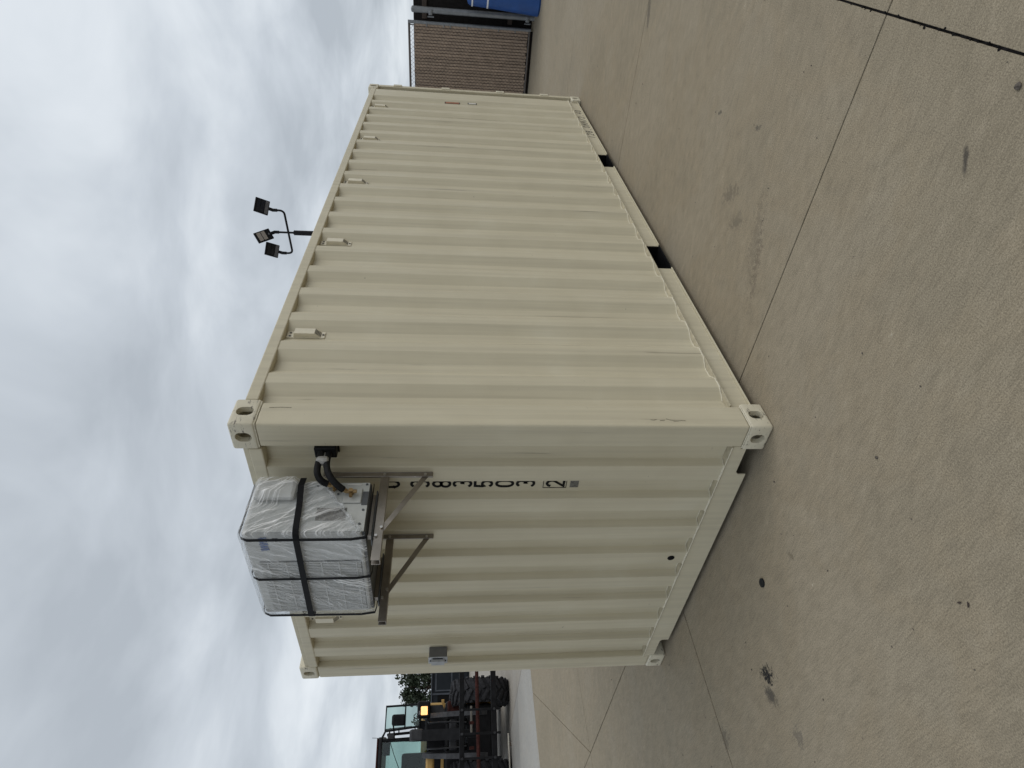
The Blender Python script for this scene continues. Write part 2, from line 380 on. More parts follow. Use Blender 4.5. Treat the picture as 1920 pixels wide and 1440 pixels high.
def fillet(pts, r, k=3):
    """round the inner corners of an open 2D polyline"""
    outp = [pts[0]]
    for i in range(1, len(pts) - 1):
        a, b, c = Vector(pts[i - 1]), Vector(pts[i]), Vector(pts[i + 1])
        d1 = (a - b); d2 = (c - b); rr = min(r, d1.length * 0.45, d2.length * 0.45)
        p, q = b + d1.normalized() * rr, b + d2.normalized() * rr
        for j in range(k + 1):
            t = j / k; outp.append(tuple(p * (1 - t) ** 2 + b * 2 * t * (1 - t) + q * t * t))
    outp.append(pts[-1]); return outp

# ------------------------------------------------------------------ ground
mb = MB(); S = 1500
mb.prism([(-S, -S), (S, -S), (S, S), (-S, S)], lambda p: (p[0], p[1], -0.035), lambda p: (p[0], p[1], -1.0))
ground = mb.build('ground', 'base', None, 0); ground['kind'] = 'structure'
g2 = MB()
def slab(poly, mat, gap=0.0032, z=0.0):
    n = len(poly); c = Vector((sum(p[0] for p in poly) / n, sum(p[1] for p in poly) / n))
    # inset each side by gap
    ins = []
    for i in range(n):
        a, b, d = Vector(poly[i - 1]), Vector(poly[i]), Vector(poly[(i + 1) % n])
        e1 = (b - a).normalized(); e2 = (d - b).normalized()
        n1_ = Vector((-e1.y, e1.x)); n2_ = Vector((-e2.y, e2.x))
        g1 = gap; gg2 = gap
        k = (n1_ + n2_); k = k / (1 + n1_.dot(n2_))
        ins.append(b + k * gap)
    m = MB(); bv = 0.0015
    top = []
    for i in range(n):
        a, b, d = ins[i - 1], ins[i], ins[(i + 1) % n]
        e1 = (b - a).normalized(); e2 = (d - b).normalized()
        n1_ = Vector((-e1.y, e1.x)); n2_ = Vector((-e2.y, e2.x)); k = (n1_ + n2_) / (1 + n1_.dot(n2_))
        top.append(b + k * bv)
    vb = [m.bm.verts.new((p.x, p.y, -0.034)) for p in ins]; vm = [m.bm.verts.new((p.x, p.y, z - bv)) for p in ins]; vt = [m.bm.verts.new((p.x, p.y, z)) for p in top]
    for i in range(n):
        j = (i + 1) % n
        m.bm.faces.new((vb[i], vb[j], vm[j], vm[i])); m.bm.faces.new((vm[i], vm[j], vt[j], vt[i]))
    m.bm.faces.new(vt)
    return m.build('concrete_slab', mat, ground, 0)
XS = [-9.36, -6.10, -2.84, 0.43, 3.68, 6.94, 10.2, 13.46, 16.7]
YW = -1.70
YS = [-12.0, -8.60, -5.15, YW, 1.74, 5.28, 9.25]
for i in range(len(XS) - 1):
    for j in range(len(YS) - 1):
        x0, x1, y0, y1 = XS[i], XS[i + 1], YS[j], YS[j + 1]
        y0 += 0.0004 if y0 == YW else 0; y1 -= 0.0004 if y1 == YW else 0
        if i == 3 and j == 5:
            slab([(x0, y0), (2.84, y1), (x0, y1)], 'conc', 0.004); slab([(x0, y0), (x1, y0), (x1, y1), (2.84, y1)], 'conc', 0.004)
        else:
            slab([(x0, y0), (x1, y0), (x1, y1), (x0, y1)], 'conc', 0.0038 if j < 4 else 0.006)
for (x0, x1, y0, y1, mt) in [(-9.36, 3.90, 9.25, 16.5, 'drive'), (-9.36, 3.90, 16.5, 28, 'drive'), (3.90, 16.7, 9.25, 20, 'far'), (16.7, 32, 9.25, 20, 'far'), (3.90, 32, 20, 60, 'far'), (-40, 3.9, 28, 60, 'far'), (32, 90, 9.25, 60, 'far'), (-40, 90, 60, 120, 'far')]:
    slab([(x0, y0), (x1, y0), (x1, y1), (x0, y1)], mt, 0.010)
# crumbling sealant in the wide expansion joint
m = MB(); xs = [-6 + i * 0.02 for i in range(820)]
A = []; B_ = []
for x in xs:
    w = 0.0050; z = -0.006 + random.uniform(-0.005, 0.004)
    A.append(m.bm.verts.new((x, YW - w + random.uniform(-.001, .001), z))); B_.append(m.bm.verts.new((x, YW + w + random.uniform(-.001, .001), z + random.uniform(-.003, .002))))
for i in range(len(xs) - 1): m.bm.faces.new((A[i], A[i + 1], B_[i + 1], B_[i]))
for i in range(120):
    x = random.uniform(-1.2, 2.2); m.ico((x, YW + random.uniform(-.007, .007), random.uniform(-0.003, 0.001)), random.uniform(.0015, .005), 1, .4, (1.5, 1, .6))
m.build('joint_sealant', 'seal', ground, 0)

# ------------------------------------------------------------------ shipping container
L, W, H = 6.058, 2.438, 2.591
box = thing('shipping_container', 'beige corrugated steel shipping container standing on the concrete yard', 'container')
# -- corrugated walls
YO, YI = 0.008, 0.044
def side_profile():
    p = [(0.150, YI)]; x = 0.244
    p.append((x, YI)); x = 0.312
    while x < 5.55:
        p += [(x, YO), (x + .072, YO), (x + .140, YI), (x + .210, YI)]; x += .278
    p += [(x, YO), (5.86, YO), (5.872, 0.050), (5.93, 0.050)]
    return p
sp_raw = side_profile()
sp = fillet(sp_raw, 0.0045)
Z0, Z1 = 0.168, 2.505
m = MB(); m.sheet(sp, lambda p: (p[0], p[1], Z0), lambda p: (p[0], p[1], Z1)); side_me = m.mesh('side_wall', 'paint', 25)
link('side_wall', side_me, box)
o = link('side_wall', side_me, box, (0, W, 0)); o.scale = (1, -1, 1)
XO, XI = 0.008, 0.053
ep = [(0.140, XI), (0.270, XI)]; y = 0.289
while y < 2.10:
    ep += [(y, XO), (y + .108, XO), (y + .126, XI), (y + .231, XI)]; y += .249
ep[-1] = (2.30, XI)
epf = fillet(ep, 0.005)
m = MB(); m.sheet(epf, lambda p: (p[1], p[0], Z0), lambda p: (p[1], p[0], 2.47)); m.build('end_wall', 'paint', box, 25)
# door end (far): plain framed doors
for k in range(2):
    y0 = 0.16 + k * 1.06
    m = MB(); m.box((L - .07, y0, .17), (L - .025, y0 + 1.05, 2.48), .006)
    for zz in (.45, .95, 1.45, 1.95): m.box((L - .03, y0 + .12, zz), (L - .012, y0 + .93, zz + .28), .008)
    d = m.build('door', 'paint', box)
    for q in (.3, .75):
        MB().cyl((L - .005, y0 + q, .2), (L - .005, y0 + q, 2.45), .016).build('locking_bar', 'paint', d)
for zz in (.40, .95, 1.62, 2.2):
    for yy in (.0, W - .03): MB().box((L - .055, yy - .006, zz), (L + .004, yy + .036, zz + .10), .004).build('hinge', 'cast', box)
# roof and floor
m = MB(); rp = []; x = .18
while x < L - .3: rp += [(x, 2.556), (x + .09, 2.556), (x + .11, 2.540), (x + .20, 2.540)]; x += .22
rp += [(L - .18, 2.556)]
m.sheet(fillet(rp, .008), lambda p: (p[0], .05, p[1]), lambda p: (p[0], W - .05, p[1])); m.build('roof', 'paint', box, 25)
m = MB(); m.box((.05, .05, .155), (L - .05, W - .05, .166)); m.build('floor', 'black', box, 0)
CM = [.075 + i * .294 for i in range(21)]  # unseen black bars like cross-members, added to keep light out under the floor
for x0 in [x_ for x_ in CM if not any(a_ - .05 < x_ < b_ + .01 for a_, b_ in ((1.664, 2.010), (3.665, 4.010)))]: MB().box((x0, .10, .050), (x0 + .04, W - .10, .1545)).build('added_shade_bar', 'black', box, 0)
# corner castings
def casting():
    def tmp(mb_): me = mb_.mesh('t', None, 0); oo = bpy.data.objects.new('t', me); COL.objects.link(oo); return oo
    a = tmp(MB().box((0, 0, 0), (.178, .162, .118), .014, 3))
    cut = MB().box((.030, .030, .018), (.165, .150, .100)); cuts = [tmp(cut)]
    def oval(c, hw, hh, f0, f1):
        pts = []
        for i in range(28):
            q = 2 * PI * i / 28; x_, z_ = math.cos(q) * hw, math.sin(q) * hw
            pts.append((c[0] + x_, c[1] + z_ + (hh - hw if z_ >= 0 else -(hh - hw))))
        return tmp(MB().prism(pts, f0, f1))
    cuts.append(oval((.090, .060), .0285, .039, lambda p: (p[0], -.05, p[1]), lambda p: (p[0], .06, p[1])))
    cuts.append(oval((.082, .060), .0275, .037, lambda p: (-.05, p[0], p[1]), lambda p: (.06, p[0], p[1])))
    for c in cuts:
        md = a.modifiers.new('b', 'BOOLEAN'); md.object = c; md.operation = 'DIFFERENCE'; md.solver = 'EXACT'
    dg = bpy.context.evaluated_depsgraph_get(); me = bpy.data.meshes.new_from_object(a.evaluated_get(dg))
    for o_ in [a] + cuts: bpy.data.objects.remove(o_, do_unlink=True)
    me.name = 'corner_casting'; me.materials.clear(); me.materials.append(MAT['cast'])
    for p in me.polygons: p.use_smooth = True
    me.set_sharp_from_angle(angle=R_(28)); return me
cme = casting()
for sx in (1, -1):
    for sy in (1, -1):
        for sz in (1, -1):
            o = link('corner_casting', cme, box, (0 if sx > 0 else L, 0 if sy > 0 else W, 0 if sz > 0 else H)); o.scale = (sx, sy, sz)
# corner posts
for (x0, x1) in ((.005, .159), (L - .145, L - .005)):
    for (y0, y1) in ((.005, .148), (W - .148, W - .005)):
        if x0 < 1: MB().box((x0, y0, .1185), (x1, y1, H - .1185), .012, 3).build('corner_post', 'paint', box)
        else:
            p = MB(); p.box((x0 + .07, y0, .1185), (x1, y1, H - .1185), .006)
            p.build('corner_post', 'paint', box)
# top rails
for y0 in (.004, W - .064): MB().box((.178, y0, 2.493), (L - .178, y0 + .060, 2.554), .006).build('top_rail', 'paint', box)
for x0 in (.004, L - .064): MB().box((x0, .163, 2.464), (x0 + .060, W - .163, 2.527), .006).build('top_rail', 'paint', box)
for x0 in (.012, L - .060): MB().box((x0, .163, 2.5275), (x0 + .048, W - .163, 2.552), .003).build('header_plate', 'paint', box)
# bottom side rails: channel with lips, broken by the fork pockets
PK = [(1.664, 2.010), (3.665, 4.010)]
def side_rail(mir):
    def b(lo, hi, nm, par, bv=.002, mt='paint'):
        m_ = MB()
        if mir: lo, hi = (lo[0], W - hi[1], lo[2]), (hi[0], W - lo[1], hi[2])
        return m_.box(lo, hi, bv).build(nm, mt, par)
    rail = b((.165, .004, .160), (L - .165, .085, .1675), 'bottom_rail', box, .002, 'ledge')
    segs = [(.165, PK[0][0]), (PK[0][1], PK[1][0]), (PK[1][1], L - .165)]
    for s0, s1 in segs:
        b((s0, .034, .0475), (s1, .041, .1595), 'web', rail)
        b((s0, .020, .040), (s1, .080, .0472), 'lower_flange', rail)
    for s0, s1 in PK:
        b((s0, .042, .040), (s0 + .006, W / 2, .1540), 'fork_pocket', rail, .001, 'machine'); b((s1 - .006, .042, .040), (s1, W / 2, .1540), 'fork_pocket', rail, .001, 'machine')
        b((s0 + .0062, .024, .040), (s1 - .0062, W / 2, .046), 'fork_pocket', rail, .001, 'machine')
side_rail(False); side_rail(True)
# end sills with notches beside the castings
sill = [(.1485, .1195), (.163, .1195), (.163, .088), (.335, .088), (.352, .072), (.352, .030), (2.068, .030), (2.068, .072), (2.085, .088), (2.275, .088), (2.275, .1195), (2.2895, .1195), (2.2895, .160), (.1485, .160)]
m = MB(); m.prism(sill, lambda p: (.010, p[0], p[1]), lambda p: (.016, p[0], p[1])); es = m.build('end_sill', 'paint', box)
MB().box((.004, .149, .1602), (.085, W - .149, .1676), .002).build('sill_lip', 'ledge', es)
m = MB(); m.prism(sill, lambda p: (L - .016, p[0], p[1]), lambda p: (L - .010, p[0], p[1])); m.build('end_sill', 'paint', box)
# weld beads where the walls meet the rails
def wob(p, k): return Vector(p) + Vector((random.uniform(-k, k), random.uniform(-k, k), random.uniform(-k, k)))
def dense(pts, step=.012):
    o_ = []
    for a, b in zip(pts[:-1], pts[1:]):
        a = Vector(a); b = Vector(b); n = max(1, int((b - a).length / step))
        o_ += [a.lerp(b, i / n) for i in range(n)]
    return o_ + [Vector(pts[-1])]
dp = dense([p for p in sp if .16 < p[0] < 5.86]); m = MB()
m.tube([wob((p.x, p.y - .002, .1705), .0012) for p in dp], .0038, 6); m.build('weld_bead', 'weld', box)
dp = dense([p for p in epf if .15 < p[0] < 2.29]); m = MB()
m.tube([wob((p.y - .002, p.x, .1705), .0012) for p in dp], .0038, 6); m.build('weld_bead', 'weld', box)
for pts in ([(.0045, .004, .1195), (.0045, .148, .1195)], [(.0045, .0045, .1195), (.16, .0045, .1195)], [(.004, .1495, .1675), (.004, W - .15, .1675)],
            [(.0045, .004, H - .1195), (.0045, .148, H - .1195)], [(.0045, .0045, H - .1195), (.16, .0045, H - .1195)]):
    m = MB(); m.tube([wob(p, .0008) for p in dense(pts)], .0030, 6); m.build('weld_bead', 'weld', box)
# -- vents
def vent_proto():
    ln, w, d = .205, .058, .030         # along z, across, out (local -Y out)
    m_ = MB(); m_.box((-w / 2, -.004, -ln / 2), (w / 2, 0, ln / 2), .0015); base = m_.mesh('vent', 'vent')
    m2 = MB()
    pr = [(-.074, 0), (-.074 + .012, -d), (.040 + .03, -d), (.080, 0)]
    pr = [(-.082, -.004), (-.050, -d), (.058, -d), (.064, -.004)]
    m2.prism(pr, lambda p: (-w * .42, p[1], p[0]), lambda p: (w * .42, p[1], p[0])); cov = m2.mesh('cover', 'vent', 0)
    m3 = MB()
    for i in range(5):
        t = (i + .5) / 5; z = -.082 + .030 * t; y_ = -.004 - (d - .004) * t
        m3.obox((0, y_ - .0006, z), (w * .70, .0012, .0030), Matrix.Rotation(R_(40), 3, 'X'))
    lou = m3.mesh('louvre', 'acdark', 0)
    m4 = MB(); m4.cyl((0, -.0045, 0), (0, -.007, 0), .0065, n=10); scr = m4.mesh('screw', 'pen', 0)
    return base, cov, lou, scr
vb, vc, vl, vscr = vent_proto()
def vent(loc, rz):
    v = link('vent', vb, box, loc, (0, 0, rz)); c = link('cover', vc, v); link('louvre', vl, v)
    for (x_, z_) in ((0, -.093), (.014, .084), (-.014, .084)): link('screw', vscr, v, (x_, 0, z_))
for k in range(5): vent((.766 + 1.112 * k, YI - .001, 2.385), 0)
vent((XI - .001, 1.715, 2.355), R_(-90))
# -- stencilled number (strokes on a unit cell, x to the reader's right)
def arc(cx, cy, rx, ry, a0, a1, n=10): return [(cx + rx * math.cos(R_(a0 + (a1 - a0) * i / n)), cy + ry * math.sin(R_(a0 + (a1 - a0) * i / n))) for i in range(n + 1)]
GL = {
 'U': [[(.12, 1), (.12, .36)] + arc(.5, .36, .38, .28, 180, 360) + [(.88, 1)]],
 '3': [arc(.5, .72, .36, .22, 150, -90, 12) + arc(.5, .28, .38, .22, 90, -155, 14)],
 '8': [arc(.5, .71, .34, .21, 0, 360, 20), arc(.5, .29, .38, .23, 0, 360, 20)],
 '5': [[(.84, .94), (.20, .94), (.15, .55)] + arc(.48, .32, .37, .25, 140, -150, 14)],
 '0': [arc(.5, .62, .37, .32, 0, 180, 10) + arc(.5, .38, .37, .32, 180, 360, 10) + [(.87, .62)]],
 '2': [arc(.5, .68, .36, .26, 165, -20, 12) + [(.13, .06), (.88, .06)]],
}
def ribbon(mb_, pts, w, fn):
    P = [Vector(p) for p in pts]; n = len(P); A = []; B = []
    for i in range(n):
        d1 = (P[i] - P[i - 1]).normalized() if i > 0 else (P[1] - P[0]).normalized()
        d2 = (P[i + 1] - P[i]).normalized() if i < n - 1 else d1
        nn = Vector((-(d1 + d2).y, (d1 + d2).x)); 
        if nn.length < 1e-5: nn = Vector((-d1.y, d1.x))
        nn.normalize(); k = 1 / max(.55, nn.dot(Vector((-d1.y, d1.x))))
        A.append(P[i] + nn * w / 2 * k); B.append(P[i] - nn * w / 2 * k)
    for i in range(n - 1):
        q = [A[i], A[i + 1], B[i + 1], B[i]]
        f = [mb_.bm.verts.new(fn(p, 0)) for p in q]; g_ = [mb_.bm.verts.new(fn(p, 1)) for p in q]
        mb_.bm.faces.new(f); 
        for j in range(4): mb_.bm.faces.new((f[j], f[(j + 1) % 4], g_[(j + 1) % 4], g_[j]))
def glyph(ch, yc, z0, z1, w, th=.0140):
    m_ = MB(); hgt = z1 - z0
    fn = lambda p, k: (XI - .0028 + .002 * k, yc - p.x, z0 + p.y)
    for st in GL[ch]: ribbon(m_, [((p[0] - .5) * w, p[1] * hgt) for p in st], th, fn)
    return m_.build('painted_digit' if ch != 'U' else 'painted_letter', 'ink', box, 0)
YC = .4635
for ch, zt, zb in [('U', 1.936, 1.841), ('3', 1.790, 1.691), ('8', 1.680, 1.580), ('3', 1.572, 1.471), ('5', 1.462, 1.361), ('0', 1.350, 1.252), ('3', 1.241, 1.140), ('2', 1.082, .980)]:
    o = glyph(ch, YC, zb, zt, .058)
    o['label'] = 'black painted %s %s of the upright number' % ('letter' if ch == 'U' else 'digit', ch)
m = MB(); fr = [(-.033, .972), (.033, .972), (.033, 1.095), (-.033, 1.095), (-.033, .9705)]
ribbon(m, fr, .0025, lambda p, k: (XI - .0028 + .002 * k, YC - p.x, p.y)); m.build('check_digit_frame', 'ink', box, 0)
MB().box((XI - .0025, YC - .031, .906), (XI - .0005, YC + .031, .951)).build('sticker', 'grey_sticker', box, 0)
# drain hole, drawn as a black disc
MB().cyl((.0095, 1.087, .256), (.0060, 1.087, .256), .0215, n=24).build('hole', 'hole', box)
# decals near the door end
for (x0, x1, z0, z1, mt) in [(5.405, 5.475, 1.500, 1.675, 'decal_o'), (5.430, 5.490, 1.305, 1.410, 'decal_w')]:
    dcl = MB().box((x0, YO - .0022, z0), (x1, YO - .0004, z1)).build('decal', 'ink', box, 0)
    MB().box((x0 + .008, YO - .0034, z0 + .010), (x1 - .008, YO - .0024, z1 - .010)).build('decal_face', mt, dcl, 0)
# scuffs and scratches on the near corner post
for pts in ([(.052, .616), (.050, .600), (.056, .585)], [(.047, .570), (.050, .545)], [(.060, .535), (.052, .520), (.046, .500), (.044, .478)], [(.043, .500), (.048, .462), (.047, .440)], [(.120, 2.43), (.123, 2.38), (.121, 2.33)]):
    m = MB(); ribbon(m, pts, .0024, lambda p, k: (p.x, .0036 + .0012 * k, p.y)); m.build('scuff', 'scuff', box, 0)
# hand-written mark on the bottom rail near the far corner
mk = ['1', '2', '8', '.', '0', 'M', 'M', '/', '2', '.', '4', '0']
HG = {'1': [[(.5, 1), (.5, 0)]], '.': [[(.45, .0), (.6, .1)]], '/': [[(.1, 0), (.9, 1)]], 'M': [[(.05, 0), (.15, 1), (.5, .35), (.85, 1), (.95, 0)]], '4': [[(.7, 0), (.7, 1), (.1, .35), (.95, .35)]]}
for i, ch in enumerate(mk):
    m = MB(); x_ = 4.52 + (len(mk) - 1 - i) * 0 + i * .088
    for st in HG.get(ch, GL.get(ch, [])):
        ribbon(m, [(x_ + p[0] * .062 + .02 * p[1] * random.uniform(.6, 1.2), .060 + p[1] * .072) for p in st], .009, lambda p, k: (p.x, .0325 + .0012 * k, p.y))
    bmesh.ops.remove_doubles(m.bm, verts=m.bm.verts, dist=.0004)
    m.build('handwritten_mark', 'pen', box, 0)

# ------------------------------------------------------------------ wall brackets
def bracket(yc, label):
    b = thing('wall_bracket', label, 'bracket', (0, yc, 1.60), 0, 'steel brackets under the wrapped unit')
    o0 = Vector((0, yc, 1.60))
    def bb(lo, hi, nm, bv=.002): return MB().box(Vector(lo) - o0, Vector(hi) - o0, bv).build(nm, 'steel', b)
    x0 = XO - .001
    rail = bb((x0 - .004, yc - .020, 1.672), (x0, yc + .020, 2.20), 'wall_rail')
    bb((x0 - .030, yc - .020, 1.672), (x0 - .0042, yc - .0165, 2.20), 'rail_flange')
    # arm: folded channel, open above
    bb((-.500, yc - .018, 1.886), (x0 - .031, yc - .0148, 1.925), 'arm', .001)
    bb((-.500, yc + .0148, 1.886), (x0 - .005, yc + .018, 1.925), 'arm', .001)
    bb((-.499, yc - .0146, 1.886), (x0 - .005, yc + .0146, 1.889), 'arm', .0005)
    # diagonal brace
    p0 = Vector((x0 - .018, yc - .0, 1.705)) - o0; p1 = Vector((-.335, yc, 1.893)) - o0
    ax = (p1 - p0); ln = ax.length; ax.normalize(); side = Vector((0, 1, 0)); nn = side.cross(ax)
    M3 = Matrix((ax, side, nn)).transposed()
    c = (p0 + p1) / 2
    MB().obox(c - side * .0115, (ln + .02, .003, .026), M3, .0008).build('brace', 'steel', b)
    MB().obox(c + nn * .0115, (ln + .02, .0196, .003), M3, .0008).build('brace', 'steel', b)
    for (x_, z_) in ((x0 - .018, 1.708), (x0 - .018, 1.906), (-.33, 1.895), (-.375, 1.915)):
        MB().cyl(Vector((x_, yc - .0175, z_)) - o0, Vector((x_, yc - .0265, z_)) - o0, .0072, n=6).build('bolt', 'bolt', b, 0)
    for z_ in (1.76, 2.02): MB().cyl(Vector((x0 - .004, yc, z_)) - o0, Vector((x0 - .010, yc, z_)) - o0, .008, n=6).build('bolt', 'bolt', b, 0)
    return b
bracket(.343, 'steel wall bracket under the near end of the wrapped unit, beside the pipes')
bracket(.841, 'steel wall bracket under the far end of the wrapped unit, farther from the pipes')

# ------------------------------------------------------------------ air conditioner
AX0, AX1, AY0, AY1, AZ0, AZ1 = -.400, -.105, .272, .905, 1.958, 2.482
ac = thing('air_conditioner', 'white outdoor air conditioner wrapped in clear plastic with black straps', 'air conditioner', ((AX0 + AX1) / 2, (AY0 + AY1) / 2, AZ0))
oA = Vector(ac.location)
def ab(lo, hi, nm, mt, par=None, bv=.003): return MB().box(Vector(lo) - oA, Vector(hi) - oA, bv).build(nm, mt, par or ac)
ab((AX0 + .008, AY0 + .004, AZ0 + .012), (AX1, AY1, AZ1), 'casing', 'acwhite', None, .012)
pan = ab((AX0 + .012, AY0 - .002, AZ0 + .004), (AX1 - .004, AY0 + .0035, AZ1 - .02), 'service_panel', 'acgrey', None, .002)
ab((AX0 + .014, AY0 + .01, AZ0 - .002), (AX1 - .002, AY1 - .01, AZ0 + .0115), 'base_pan', 'acdark', None, .003)
ab((AX1 - .118, AY0 - .034, 2.285), (AX1 - .006, AY0 - .0025, 2.470), 'valve_cover', 'acwhite', pan, .018)
ab((-.235, AY0 - .0085, 1.992), (-.150, AY0 - .0025, 2.075), 'valve_plate', 'acgrey', pan, .004)
ab((-.245, AY0 - .0040, 1.962), (-.165, AY0 - .0022, 1.990), 'recess', 'acdark', pan, .001)
ab((-.128, AY0 - .0042, 2.000), (-.118, AY0 - .0022, 2.065), 'pressed_rib', 'acwhite', pan, .001)
for (x_, z_) in ((-.122, 1.976), (-.272, 1.978), (-.18, 2.10), (-.35, 1.985), (-.13, 2.20)):
    MB().cyl(Vector((x_, AY0 - .002, z_)) - oA, Vector((x_, AY0 - .0055, z_)) - oA, .0055, n=8).build('screw', 'acdark', pan, 0)
# label sheets on the panel, seen through the film
ab((-.33, AY0 - .0038, 2.05), (-.26, AY0 - .0022, 2.18), 'rating_label', 'grey_sticker', pan, 0)
# front: air outlet
fx = AX0 + .008
ab((fx - .0015, .475, AZ0 + .03), (fx + .02, AY1 - .025, AZ1 - .045), 'fan_opening', 'acdark', None, 0)
m = MB(); y = .482
while y < AY1 - .03: m.box(Vector((fx - .006, y, AZ0 + .032)) - oA, Vector((fx - .002, y + .0065, AZ1 - .047)) - oA); y += .0125
gr = m.build('grille', 'acwhite', ac, 0); gr['kind'] = 'stuff'
for i in range(6):
    z = AZ0 + .05 + i * .078; ab((fx - .008, .478, z), (fx - .0062, AY1 - .028, z + .005), 'grille_bar', 'acwhite', gr, 0)
# blue maker's mark, blurred by the film: short leaning bars
m = MB()
for i, yy in enumerate((.303, .322, .341, .360, .379)):
    m.obox(Vector((fx - .0012, yy + .008, 2.396)) - oA, (.002, .013, .036 - .004 * (i % 2)), Matrix.Rotation(R_(-14), 3, 'X'))
m.obox(Vector((fx - .0012, .345, 2.399)) - oA, (.0018, .088, .007), Matrix.Identity(3))
m.build('maker_mark', 'logo', ac, 0)
# valves
for (x_, z_) in ((-.150, 2.118), (-.185, 2.040)):
    v = MB(); v.cyl(Vector((x_, AY0 - .008, z_)) - oA, Vector((x_, AY0 - .040, z_)) - oA, .011, n=8)
    v.cyl(Vector((x_, AY0 - .028, z_ - .026)) - oA, Vector((x_, AY0 - .028, z_ + .02)) - oA, .009, n=10)
    v.cyl(Vector((x_ + .0, AY0 - .028, z_ + .018)) - oA, Vector((x_ + .006, AY0 - .040, z_ + .040)) - oA, .0115, n=6)
    vv = v.build('valve', 'brass', ac, 20)
    MB().cyl(Vector((x_ - .012, AY0 - .028, z_)) - oA, Vector((x_ - .030, AY0 - .028, z_ - .002)) - oA, .008, n=6).build('valve_cap', 'brass', vv, 20)
# feet
for yc in (.343, .841):
    ab((AX0 + .002, yc - .022, 1.9275), (AX1 - .01, yc + .022, 1.935), 'foot', 'acdark', None, .002)
    ab((AX0 + .03, yc - .015, 1.9352), (AX1 - .03, yc + .015, 1.9558), 'foot', 'steel', None, .002)
# film: rounded box, crumpled, open at the back, below and at the pipe corner
from mathutils import noise as mnoise
def film():
    bm = bmesh.new(); bmesh.ops.create_cube(bm, size=1.0)
    bmesh.ops.subdivide_edges(bm, edges=bm.edges, cuts=44, use_grid_fill=True)
    lo = Vector((AX0 - .006, AY0 - .010, AZ0 - .006)); hi = Vector((AX1 + .004, AY1 + .008, AZ1 + .008)); c = (lo + hi) / 2; h = (hi - lo) / 2
    rad = .020
    for v in bm.verts:
        p = Vector((v.co.x * 2 * h.x, v.co.y * 2 * h.y, v.co.z * 2 * h.z)); inner = Vector((max(-h.x + rad, min(h.x - rad, p.x)), max(-h.y + rad, min(h.y - rad, p.y)), max(-h.z + rad, min(h.z - rad, p.z))))
        d = p - inner; nrm = d.normalized() if d.length > 1e-6 else Vector((0, 0, 1))
        p = inner + nrm * rad
        P = p + c
        q = Vector((P.x * 7 + P.z * 9, P.y * 4 - P.z * 11, P.z * 5)); w = 1 - abs(mnoise.noise(q)) * 2
        q2 = Vector((P.x * 18 - P.z * 16, P.y * 21 + P.z * 13, P.z * 9)); w2 = 1 - abs(mnoise.noise(q2)) * 2
        P += nrm * (.0050 * max(0, w) + .0014 * w2)
        # lump over the valve cover
        if P.y < AY0 + .02 and nrm.y < -.3:
            fx_ = max(0, min(1, (P.x + .245) / .05)); fz_ = max(0, min(1, (P.z - 2.262) / .035)) * max(0, min(1, (2.485 - P.z) / .03))
            P.y -= .036 * fx_ * fz_
        v.co = P - oA
    kill = []
    for f in bm.faces:
        ctr = f.calc_center_median() + oA
        if ctr.x > AX1 - .002 or ctr.z < AZ0 - .001: kill.append(f); continue
        if ctr.y < AY0 + .004:
            t = (ctr.x + .095) / (-.400 + .095)
            zl = 2.185 + (1.972 - 2.185) * t + .010 * math.sin(ctr.x * 60)
            if ctr.z < zl: kill.append(f)
    bmesh.ops.delete(bm, geom=kill, context='FACES')
    me = bpy.data.meshes.new('film_wrap'); bm.to_mesh(me); bm.free(); me.materials.append(MAT['film'])
    for p in me.polygons: p.use_smooth = True
    return link('film_wrap', me, ac)
fw_ = film(); fw_['label'] = 'crinkled clear plastic film around the unit'
# loose gathered film edge, a twisted rope of plastic by the pipes
m = MB(); a = Vector((-.100, AY0 - .018, 2.190)) - oA; b = Vector((-.402, AY0 - .014, 1.972)) - oA; pts = []
for i in range(26):
    t = i / 25; pts.append(a.lerp(b, t) + Vector((.004 * math.sin(i * 2.1), .003 * math.cos(i * 1.7), .006 * math.sin(i * 1.3))))
m.tube(pts, [.007 + .003 * math.sin(i * 1.9) for i in range(26)], 7); m.build('film_edge', 'film', fw_)
# straps
def strap_loop(pts, width_axis, w, nm='strap'):
    m_ = MB(); P = [Vector(p) - oA for p in pts]; k = Vector(width_axis) * w / 2; n = len(P); ctr = sum(P, Vector()) / n
    for i in range(n - 1):
        a_, b_ = P[i], P[i + 1]; d_ = (b_ - a_).normalized(); nn = d_.cross(Vector(width_axis)).normalized() * .0012
        q = [a_ - k, b_ - k, b_ + k, a_ + k]
        lo_ = [m_.bm.verts.new(v_ - nn) for v_ in q]; hi_ = [m_.bm.verts.new(v_ + nn) for v_ in q]
        m_.bm.faces.new(lo_); m_.bm.faces.new(hi_)
        for j in range(4): m_.bm.faces.new((lo_[j], lo_[(j + 1) % 4], hi_[(j + 1) % 4], hi_[j]))
    return m_.build(nm, 'strap', ac, 0)
e_ = .017
for yy, dy_ in ((.288, .002), (.581, .002), (.886, .010)):
    strap_loop([(AX1, yy, AZ1 + .009), (AX0 + .020, yy, AZ1 + .009), (AX0 - .004, yy, AZ1 - .004), (AX0 - e_, yy, AZ1 - .03), (AX0 - e_, yy + dy_, AZ0 + .06), (AX0 - .008, yy + dy_, AZ0 - .006), (AX0 + .02, yy + dy_, AZ0 - .012), (AX1, yy + dy_, AZ0 - .012)], (0, 1, 0), .016)
zb = 2.252
